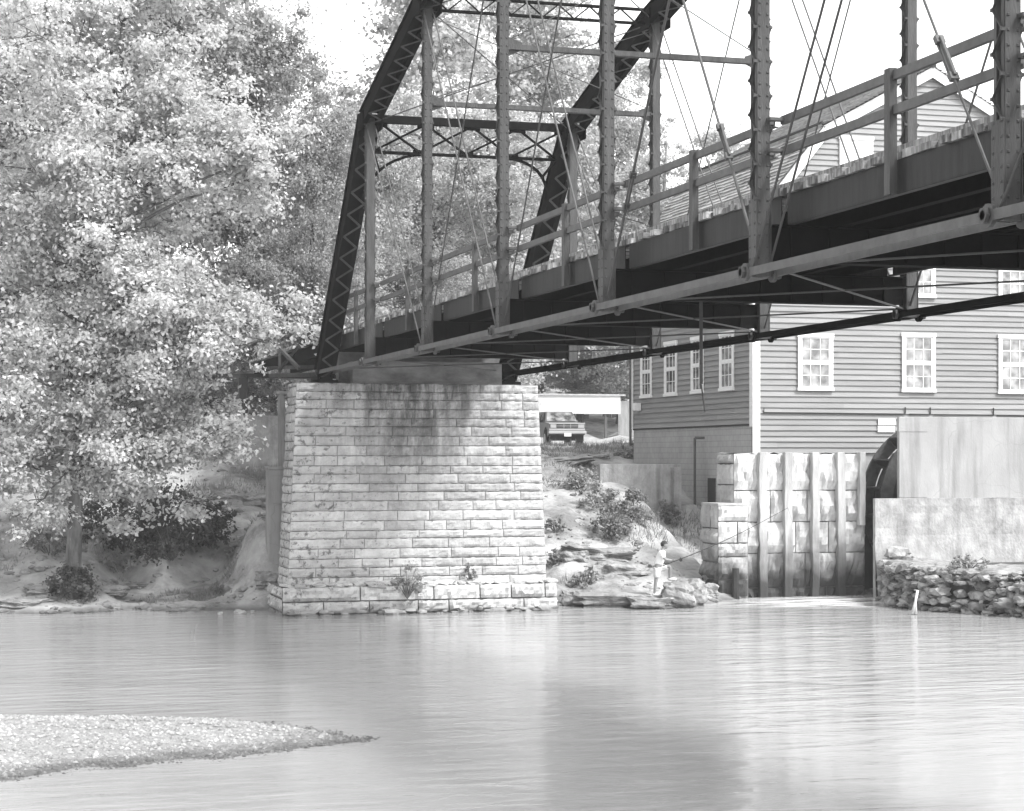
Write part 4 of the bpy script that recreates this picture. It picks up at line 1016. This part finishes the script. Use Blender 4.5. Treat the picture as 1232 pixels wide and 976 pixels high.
def copy_tree(root, loc, rotz, sc, label, group=None):
    r = root.copy(); COL.objects.link(r); r.location = loc; r.rotation_euler = (0,0,rotz); r.scale = sc if isinstance(sc, tuple) else (sc,)*3
    r["label"] = label
    if group: r["group"] = group
    for ch in root.children:
        c = ch.copy(); COL.objects.link(c); c.parent = r
    return r
# the big sycamore at the water's edge
YT = 55.6
tr = [at(86,742,YT), at(88,690,YT), at(91,600,YT), at(96,520,YT), at(103,440,YT), at(112,350,YT), at(126,230,YT), at(142,110,YT), at(150,0,YT), at(155,-120,YT)]
tr[0].z = gz(tr[0].x, tr[0].y)-.15
def e(px, py, dy, rx, ry, rz, w): p = at(px, py, YT+dy); return (p, (rx, ry, rz), w)
env = [e(100,60,0,4.6,3.6,3.6,8), e(60,250,-.3,4.2,3.4,3.0,6), e(210,230,0,3.6,3.2,3.0,6), e(230,390,-.5,2.7,2.6,1.8,5), e(40,420,-.5,3.4,3.0,2.0,5),
       e(150,500,-.8,3.0,2.4,1.5,4), e(30,560,-.3,2.6,2.4,1.3,3), e(240,520,-.2,1.9,1.8,1.2,3), e(180,590,.4,1.8,1.6,.9,1.5), e(310,375,-.3,1.5,1.3,1.3,3), e(345,470,-.9,.75,.6,.4,1.0), e(300,180,.5,2.0,2,2.2,3), e(330,5,1.5,2.6,2,.55,1.2), e(20,600,0,1.6,1.5,.7,1.5), e(-120,250,0,4,3.5,5,4), e(150,-120,0,4,3.5,3,4)]
make_tree("sycamore_tree", tr[0], tr, .27, env, 100, 14, 170, .135, .56, "big pale sycamore leaning over the left river edge, nearest of the trees", "tree", None, 4, M['leaf_syc'], M['bark'])

def proto(name, H, Rr, seed, lm, leaf, nl, ncl, nleaf, label, shape='round', clr=.95):
    rg = random.Random(seed); tk = [Vector((0,0,-.6)), Vector((.1,.05,H*.15)), Vector((.25*rg.uniform(-1,1),.2,H*.35)), Vector((.4*rg.uniform(-1,1),0,H*.6)), Vector((.2,0,H*.85)), Vector((.1,.1,H*.97))]
    env = [((0,0,H*.62),(Rr*.85,Rr*.85,H*.24),5), ((Rr*.35,-Rr*.3,H*.45),(Rr*.75,Rr*.7,H*.17),3), ((-Rr*.4,.2,H*.42),(Rr*.7,Rr*.7,H*.17),3), ((0,0,H*.82),(Rr*.55,Rr*.55,H*.15),3), ((Rr*.1,-Rr*.35,H*.27),(Rr*.7,Rr*.6,H*.12),2)]
    return make_tree(name, Vector((0,0,0)), tk, H*.018, env, nl, ncl, nleaf, leaf, clr, label, "tree", "trees on the wooded bank", seed, lm, M['bark'])
pA = proto("woodland_tree", 20, 5.6, 51, M['leaf_far'], .17, 60, 9, 150, "x")
pB = proto("woodland_tree", 22, 5.0, 67, M['leaf_mid'], .17, 60, 9, 150, "x")
pC = proto("woodland_tree", 18, 6.0, 83, M['leaf_far'], .18, 60, 9, 150, "x")
TREES = [ # px, Y, top py, spread factor, proto, label
 (375, 76, 75, .80, pB, "dark leafy tree with rounded top in the gap left of the iron end post"),
 (300, 84, -60, .85, pB, "tall dark tree rising behind the right side of the sycamore"),
 (190, 80, -160, 1.0, pA, "tall tree directly behind the crown of the leaning sycamore"),
 (20, 78, -60, 1.1, pC, "broad tree behind the left edge of the sycamore"),
 (-90, 82, -140, 1.0, pA, "tall tree beyond the sandy track at the left edge of the photo"),
 (455, 92, 95, .8, pA, "mid-height tree seen through the bridge portal beside the end post"),
 (520, 112, -70, 1.0, pC, "tall pale tree seen through the truss above the portal frame"),
 (590, 100, 120, 1.0, pA, "rounded tree seen under the middle of the portal frame"),
 (640, 135, -50, 1.0, pA, "tall pale tree behind the second and third truss posts"),
 (700, 138, 130, .95, pC, "bushy tree seen behind the far end post"),
 (745, 146, 45, .8, pA, "slim pale tree rising right of the far end post"),
 (800, 125, 165, 1.0, pC, "low hazy tree just left of the mill roof"),
 (870, 132, 140, .9, pA, "hazy treetop peeking over the far end of the mill roof"),
 (930, 138, 165, .9, pC, "hazy treetop behind the shingled mill roof"),
 (430, 82, 290, .9, pC, "low dark tree beside the foot of the near end post"),
 (500, 90, 270, .95, pB, "dark lower tree behind the first truss panel above the deck"),
 (570, 96, 300, .9, pA, "lower tree behind the second truss panel above the deck"),
 (650, 136, 310, 1.0, pB, "lower dark tree behind the third truss panel above the deck"),
 (730, 140, 270, 1.0, pA, "lower tree left of the mill roof behind the deck"),
 (690, 133, 395, 1.2, pB, "dark tree behind the white carport fascia"),
 (745, 136, 380, 1.1, pC, "dark tree between the carport and the mill's far corner"),
 (330, 80, 330, 1.1, pB, "low dark tree behind the approach span left of the pier"),
 (230, 86, 330, 1.1, pC, "low tree on the bank behind the sycamore's lower crown"),
 (110, 90, 300, 1.2, pB, "low dark tree behind the sycamore trunk"),
 (0, 95, 300, 1.2, pA, "low tree above the pale sandy track"),
 (1300, 140, 180, 1.1, pC, "tree beyond the right side of the mill"),
]
for q, (px, Y, tpy, spf, pr, lab) in enumerate(TREES):
    p = at(px, 540, Y); g0 = gz(p.x, p.y); zt = CAMH+(HORIZ-tpy)/FPX*Y; H = {pA:20, pB:22, pC:18}[pr]; s = (zt-g0)/(H*.985)
    sx = max(s*spf, .38) if s > .5 else s*1.35*spf
    if pr.get("used"): copy_tree(pr, (p.x, p.y, g0-.1), q*2.1, (sx, sx, s), lab)
    else: pr.location = (p.x, p.y, g0-.1); pr.rotation_euler = (0,0,q*2.1); pr.scale = (sx, sx, s); pr["label"] = lab; pr["used"] = 1
# far wood closing the horizon
cents = []; rads = []
for k in range(900):
    a = R(rng.uniform(-26, 34)); Y = rng.uniform(165, 235); x, y = Y*math.sin(a+YAW)*1.0, Y*math.cos(a+YAW)
    px_ = PX0+FPX*math.tan(a); hmax = np.interp(px_, [-400, 200, 480, 620, 760, 860, 1000, 1500], [34, 34, 30, 26, 20, 16, 14, 14])
    g0 = gz(x, y); cents.append((x, y, g0+rng.uniform(.02,1)*(hmax-4))); rads.append(rng.uniform(2, 4))
C, N, Z = cluster_leaves(cents, rads, 90, .6, .8)
tag(leaf_object("far_wood", C, N, Z, M['leaf_far'], None), kind="stuff")

def shrub(name, loc, rx, rz, seed, lm, leaf, ncl, nleaf, label, group="shrubs on the river bank", cat="shrub"):
    rg = random.Random(seed); loc = Vector(loc); root = thing(name, loc, label, cat, group); t = MB(); cents = []; rads = []
    for i in range(ncl):
        a = rg.random()*6.28; r = rx*math.sqrt(rg.random())*.85; h = rz*(1-.6*(r/rx)**2)*rg.uniform(.15,1.15)
        p = loc+Vector((r*math.cos(a), r*math.sin(a), h)); cents.append(tuple(p)); rads.append(min(rx,rz)*rg.choice((.12,.18,.25,.34)))
        if i % 2 == 0: t.tube([loc+Vector((0,0,-.1)), loc.lerp(p,.5)+Vector((0,0,.05)), p], [.02,.012,.005], 4, False)
    t.build("stems", M['bark'], root)
    C, N, Z = cluster_leaves(cents, rads, nleaf, leaf, .8); leaf_object("foliage", C, N, Z, lm, root); return root
def on_ground(px, py, Yg=60.0):
    lo, hi = 50.0, 140.0; prev = None            # march along the ray to the terrain
    for k in range(1800):
        Y = 52+k*.05; p = at(px, py, Y)
        if p.z <= gz(p.x, p.y): return p
    return at(px, py, Yg)
SH = [(738,648,.85,.95,'leaf_bush',.10,46,60,"rounded grey-green bush in the middle of the pale slope right of the pier"),
 (762,628,.7,1.0,'leaf_bush',.10,40,60,"taller dark bush in front of the streaked retaining wall"),
 (802,632,.55,.85,'leaf_bush',.09,34,60,"upright dark bush beside the mill drain pipe"),
 (720,612,.8,.8,'leaf_dry',.10,34,50,"pale loose bush upslope of the rounded bush"),
 (700,590,.7,.7,'leaf_dry',.10,30,50,"pale scrub below the broken slab under the parked car"),
 (668,640,.35,.45,'leaf_bush',.08,18,40,"small bush hugging the right edge of the pier at mid slope"),
 (666,682,.35,.5,'leaf_bush',.08,20,40,"dark bush at the foot of the pier's right edge"),
 (704,704,.55,.4,'leaf_dry',.08,24,45,"low pale weeds between the pier and the fisherman"),
 (780,545,1.0,.7,'leaf_dry',.1,30,50,"long pale weeds below the mill's clapboard corner"),
 (752,552,.7,.45,'leaf_dry',.1,28,50,"pale weeds on the bank edge in front of the carport"),
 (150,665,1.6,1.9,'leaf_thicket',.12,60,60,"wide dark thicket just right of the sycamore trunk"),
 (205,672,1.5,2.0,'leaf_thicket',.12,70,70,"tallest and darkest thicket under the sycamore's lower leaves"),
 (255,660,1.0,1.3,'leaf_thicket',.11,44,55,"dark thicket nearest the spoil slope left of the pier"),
 (145,690,1.0,.6,'leaf_dry',.1,34,50,"low pale weeds in front of the wide dark thicket"),
 (85,722,.75,.85,'leaf_thicket',.09,44,60,"dark bush wrapped round the foot of the sycamore trunk"),
 (262,714,.25,.3,'leaf_bush',.06,14,40,"tiny grass-like tuft alone on the mud shelf"),
 (60,668,.9,.8,'leaf_bush',.1,30,50,"grey bush left of the sycamore trunk"),
]
for q, (px, py, rx, rz, lm, lf, ncl, nlf, lab) in enumerate(SH):
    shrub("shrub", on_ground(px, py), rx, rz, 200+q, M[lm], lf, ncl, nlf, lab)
p = Vector((11.9, 52.95, .8)); shrub("weed_clump", at_y(490, 716, 52.75), .55, .7, 301, M['leaf_dry'], .07, 26, 45, "pale weeds growing from the pier's footing at its middle", "weeds on the pier footing", "weed")
shrub("weed_clump", at_y(565, 700, 53.1), .22, .5, 302, M['leaf_bush'], .06, 14, 40, "small dark weed growing on the pier's footing ledge", "weeds on the pier footing", "weed")
shrub("weed_clump", at(1165, 684, 54.8), .7, .35, 303, M['leaf_dry'], .07, 30, 45, "pale weeds along the rubble wall's ledge under the lower wall", None, "weed")

# grass on the banks: one mass
n = 150000
X = nrng.uniform(-14, 30, n); Yv = nrng.uniform(56, 86, n); Z = ground(X, Yv)
msk = (wob(X*1.7+3, Yv*1.7) > .15 - .012*(Yv-56)*1.0) & (Yv - shore(X) > 1.2) & ~((X > 8.4) & (X < 16.8) & (Yv < 57)) & ~((X > 21.6) & (Yv < 75) & (X > 26)) & ~((X > 15) & (X < 21) & (Yv > 57) & (Yv < 66) & (wob(X, Yv) < .5))
X, Yv, Z = X[msk], Yv[msk], Z[msk]; n = len(X); h = nrng.uniform(.05,.2,n)*(1+.8*(wob(X*.8,Yv*.8)>.5)); a = nrng.uniform(0,6.28,n); wv = .016
V = np.stack([np.stack([X-np.cos(a)*wv, Yv-np.sin(a)*wv, Z-.02],1), np.stack([X+np.cos(a)*wv, Yv+np.sin(a)*wv, Z-.02],1), np.stack([X+nrng.normal(0,.09,n), Yv+nrng.normal(0,.09,n), Z+h],1)],1).reshape(-1,3)
me = bpy.data.meshes.new("grass"); me.from_pydata(V.tolist(), [], np.arange(n*3).reshape(-1,3).tolist()); me.materials.append(leafmat("dry_grass_blade", .22, .35, .35, .5))
o = bpy.data.objects.new("grass", me); COL.objects.link(o); tag(o, kind="stuff")

# ------------------------------------------------------------------ rocks
def rock(c, rx, ry, rz, seed, label, amp=.3, boxy=.6, rot=0, group="rocks on the river bank", name="rock", mt='rock', tilt=0):
    m = MB(); m.blob((0,0,0), rx, ry, rz, seed, amp*1.3, 1.3, 4, .09, boxy); o = m.build(name, M[mt], smooth=False)
    o.data.transform(Matrix.Translation(o.location)); o.location = c; o.rotation_euler = (0, tilt, rot); return tag(o, label, "rock", group)
RK = [((688,722),.0,.36,.30,.34,"squared white block standing at the water right of the pier",.12,.95,55.0),
 ((738,722),.0,1.3,.8,.30,"long flat white ledge slab at the water under the fisherman",.22,.75,54.8),
 ((783,726),.0,.75,.6,.24,"flat white slab at the water directly beneath the fisherman's feet",.25,.7,54.2),
 ((826,716),.0,.62,.6,.5,"sloping pale boulder at the water in front of the fisherman",.3,.35,55.2)]
for q, ((px, py), tl, rx, ry, rz, lab, amp, bx_, Yk) in enumerate(RK):
    rock(at(px, py, Yk*1.035), rx, ry, rz, 20+q, lab, amp, bx_, -YAW+q*.05)
RK2 = [(690,672,.55,.5,.32,"blocky rock beside the dark hollow in the slope right of the pier"),(745,690,1.0,.7,.4,"broad pale slab with an undercut dark edge behind the fisherman"),
 (715,668,1.3,.9,.3,"long tilted pale slab in the slope between pier and fisherman"),(672,556,1.2,1.0,.22,"broken white slab on the bank edge below the parked car"),(708,552,.9,.8,.2,"second white slab on the bank edge, right of the broken one"),
 (300,604,.9,.7,.35,"flat pale rock on the spoil slope beside the pedestal"),(322,612,.45,.4,.28,"small dark-sided rock against the pedestal"),(275,600,.6,.5,.25,"pale rock left of the flat rock by the pedestal"),
 (322,700,.42,.4,.3,"weathered rock at the left corner of the pier footing"),(262,612,.4,.35,.2,"small flat rock upslope of the dark thicket"),
 (865,704,.45,.4,.45,"dark jumbled rock at the foot of the stepped wall"),(850,712,.4,.4,.3,"low wet rock beside the stepped wall"),
 (55,712,.7,.5,.18,"flat shelf of rock left of the sycamore root"),(125,712,.7,.5,.2,"flat shelf of rock right of the sycamore root"),(165,706,.5,.4,.15,"flat rock on the mud shelf right of the sycamore"),(30,726,.8,.5,.15,"long low rock at the left water's edge")]
for q, (px, py, rx, ry, rz, lab) in enumerate(RK2):
    p = on_ground(px, py); rock(p, rx, ry, rz, 60+q, lab, .34, .55, rng.uniform(-.5,.5), tilt=rng.uniform(-.12,.12))
for q, (px, py, s, lab) in enumerate(((289,737,.16,"darker of three small stones awash near the pier's left foot"),(265,738,.09,"leftmost of the three small stones awash near the pier"),(304,736,.08,"smallest stone awash, nearest the pier's left foot"))):
    rock(at_z(px, py, .03), s, s*.8, s*.55, 90+q, lab, .3, .3, 0, "stones awash near the pier", "stone", 'rubble')
sp = MB(); r6 = random.Random(44)
for k in range(2600):
    x = r6.uniform(-4, 24); d = 14*r6.random()**1.8+.02; y = float(shore(x))+d
    if 8.4 < x < 16.8 and y < 57: continue
    if x > 22 : continue
    s = r6.choice((.025,.03,.04,.05,.07,.1,.15)); sp.blob((x,y,gz(x,y)), s*1.3, s, s*.6, k, .3, 1.2, 1)
tag(sp.build("bank_stones", M['rock']), kind="stuff")
tw = MB(); p = at_z(233, 763, 0)
tw.tube([p+Vector((0,0,-.2)), p+Vector((.03,0,.12)), p+Vector((.1,.05,.25))], [.025,.02,.008], 6); tw.tube([p+Vector((.02,0,.06)), p+Vector((-.12,.02,.2))], [.015,.006], 5); tw.tube([p+Vector((-.1,0,-.1)), p+Vector((-.06,0,.1)),p+Vector((.12,0,.02))], [.02,.015,.008], 5)
tag(tw.build("driftwood", M['bark_pale']), "small forked driftwood twig poking out of the open water", "driftwood")

# ------------------------------------------------------------------ the fisherman
PF = at(787, 719, 56.2); PF.z = .34
def skin_mesh(name, V, E, rad, mt, parent, root=0, sub=2):
    me = bpy.data.meshes.new(name); off = wloc(parent); me.from_pydata([tuple(PF+RT*v[0]+FW*v[1]+UP*v[2]-off) for v in V], E, []); o = bpy.data.objects.new(name, me); COL.objects.link(o)
    md = o.modifiers.new("s", 'SKIN'); md.use_smooth_shade = True
    for i, r in enumerate(rad):
        sv = me.skin_vertices[0].data[i]; sv.radius = (r, r) if not isinstance(r, tuple) else r; sv.use_root = (i == root)
    ss = o.modifiers.new("d", 'SUBSURF'); ss.levels = sub; ss.render_levels = sub
    dg = bpy.context.evaluated_depsgraph_get(); nm = bpy.data.meshes.new_from_object(o.evaluated_get(dg)); nm.materials.clear(); nm.materials.append(mt); nm.name = name
    o.modifiers.clear(); o.data = nm; bpy.data.meshes.remove(me); o.parent = parent
    return o
man = thing("person", PF, "person in white shirt and pale shorts fishing with one foot raised on a rock", "person")
# x forward (to the right in the picture), y away from the camera, z up
V = [(.10,0,.80),(.14,0,.95),(.19,0,1.12),(.23,0,1.26),(.255,0,1.33),(.285,0,1.40),(.30,0,1.47),
     (.20,-.17,1.25),(.30,-.20,1.06),(.46,-.13,1.03),(.53,-.10,1.04),
     (.22,.17,1.25),(.34,.19,1.05),(.54,.10,1.02),(.61,.07,1.035),
     (.08,-.09,.77),(.04,-.10,.42),(.0,-.10,.06),(.15,-.11,.03),
     (.13,.09,.78),(.47,.10,.86),(.46,.10,.50),(.60,.10,.47)]
E = [(0,1),(1,2),(2,3),(3,4),(4,5),(5,6),(3,7),(7,8),(8,9),(9,10),(3,11),(11,12),(12,13),(13,14),(0,15),(15,16),(16,17),(17,18),(0,19),(19,20),(20,21),(21,22)]
rad = [.12,.115,.125,.12,.055,.075,.085,.055,.042,.032,.026,.055,.042,.032,.026,.085,.055,.038,.035,.085,.06,.04,.035]
# fingers and thumbs closing round the rod
for hb, s in ((10,-1),(14,1)):
    hx, hy, hz = V[hb]
    for f in range(4):
        a = len(V); V += [(hx+.025+.004*f, hy+s*(.02-.013*f), hz+.012), (hx+.05-.003*abs(f-1.5), hy+s*(.02-.013*f), hz-.008), (hx+.035, hy+s*(.02-.013*f), hz-.028)]
        E += [(hb,a),(a,a+1),(a+1,a+2)]; rad += [.009,.008,.007]
    a = len(V); V += [(hx+.005, hy+s*.035, hz+.02), (hx+.035, hy+s*.03, hz+.03)]; E += [(hb,a),(a,a+1)]; rad += [.01,.008]
body = skin_mesh("body", V, E, rad, M['skin'], man)
hd = MB(); hc = PF+RT*.305+UP*1.465
hd.blob((0,0,0), .098, .078, .118, 1, .03, 1, 3)
hd.v = [tuple(hc+RT*(v[0]+(.012 if v[2] < 0 and v[0] > 0 else 0))+FW*v[1]+UP*v[2]) for v in hd.v]
for q in (-1, 1): hd.blob(hc+FW*(.078*q)-RT*.005-UP*.01, .02, .012, .03, 2, .05, 1, 1)
hd.tube([hc+RT*.085+UP*.02, hc+RT*.118-UP*.02, hc+RT*.09-UP*.028], [.012,.018,.01], 6)
hd.blob(hc+RT*.088-UP*.06, .014, .028, .008, 2, .05, 1, 1)
hdo = hd.build("head", M['skin'], man, smooth=True)
ey = MB()
for q in (-1, 1): ey.blob(hc+RT*.084+FW*(.03*q)+UP*.018, .012, .013, .009, 1, 0, 1, 1)
ey.build("eyes", M['black'], hdo)
hr = MB(); hr.blob((0,0,0), .108, .09, .115, 5, .12, 3, 3); hr.v = [tuple(hc+RT*(v[0]-.012)+FW*v[1]+UP*(max(v[2],-.05 if v[0] < -.02 else .025)+.018)) for v in hr.v]
hr.build("hair", M['hair'], man, smooth=True)
V2 = [(.09,0,.82),(.14,0,.97),(.19,0,1.12),(.23,0,1.27),(.25,0,1.32),(.205,-.18,1.25),(.27,-.21,1.10),(.225,.18,1.25),(.30,.21,1.10)]
skin_mesh("shirt", V2, [(0,1),(1,2),(2,3),(3,4),(3,5),(5,6),(3,7),(7,8)], [.145,.142,.15,.14,.075,.08,.072,.08,.072], M['cloth'], man)
V3 = [(.10,0,.86),(.10,0,.78),(.08,-.09,.74),(.055,-.10,.50),(.14,.09,.77),(.40,.10,.845)]
skin_mesh("shorts", V3, [(0,1),(1,2),(2,3),(1,4),(4,5)], [.14,.14,.115,.1,.11,.095], M['cloth2'], man)
sh = MB()
for x, y, z in ((.0,-.10,0),(.47,.10,.43)):
    sh.blob((0,0,0), .14, .052, .05, 3, .08, 1, 2); k0 = len(sh.v)-len(ICO[2][0]); sh.v[k0:] = [tuple(PF+RT*(x+.06+v[0])+FW*(y+v[1])+UP*(z+.045+v[2])) for v in sh.v[k0:]]
sh.build("shoes", M['cloth2'], man, smooth=True)
h1, h2 = PF+RT*.57-FW*.10+UP*1.045, PF+RT*.65+FW*.07+UP*1.05
h1 = PF+RT*.56-FW*.09+UP*1.02; tip = at(948, 611, 56.2)
d = (tip-h1).normalized(); rodt = thing("fishing_rod", h1, "long thin fishing rod held out over the water towards the race wall", "fishing rod")
m = MB(); butt = h1-d*.35
pts = [butt.lerp(tip, k/8)-UP*(.10*math.sin(math.pi*k/8)) for k in range(9)]
m.tube(pts, [.016-.0012*k for k in range(9)], 6); m.build("blank", M['steel'], rodt)
m = MB(); c = h1+d*.22-UP*.07; m.tube([c-FW*.04, c+FW*.04], .05, 12); m.tube([c, h1+d*.22], .012, 6); m.build("reel", M['black'], rodt)
m = MB(); m.tube([tip, tip.lerp(at_z(990, 735, 0), .5)-UP*.15, at_z(990, 735, 0)], .003, 4); m.build("line", M['steel'], rodt)
rock(PF+RT*.72+FW*.12+UP*(-.02), .55, .5, .46, 34, "pale boulder under the fisherman's raised foot", .2, .5, -YAW, tilt=.25)

# ------------------------------------------------------------------ summer haze
m = bpy.data.materials.new("summer_haze"); m.use_nodes = True; n = m.node_tree.nodes; l = m.node_tree.links
n.remove(n["Principled BSDF"]); pv = n.new("ShaderNodeVolumePrincipled"); pv.inputs["Color"].default_value = (.95,.95,.95,1); pv.inputs["Density"].default_value = .00045; pv.inputs["Anisotropy"].default_value = .2
l.new(pv.outputs[0], n["Material Output"].inputs["Volume"])
hz = MB(); hz.box(-420, 620, -75, 720, -4, 130); hz_ob = hz.build("haze", m); tag(hz_ob, kind="stuff")
S.cycles.volume_bounces = 1
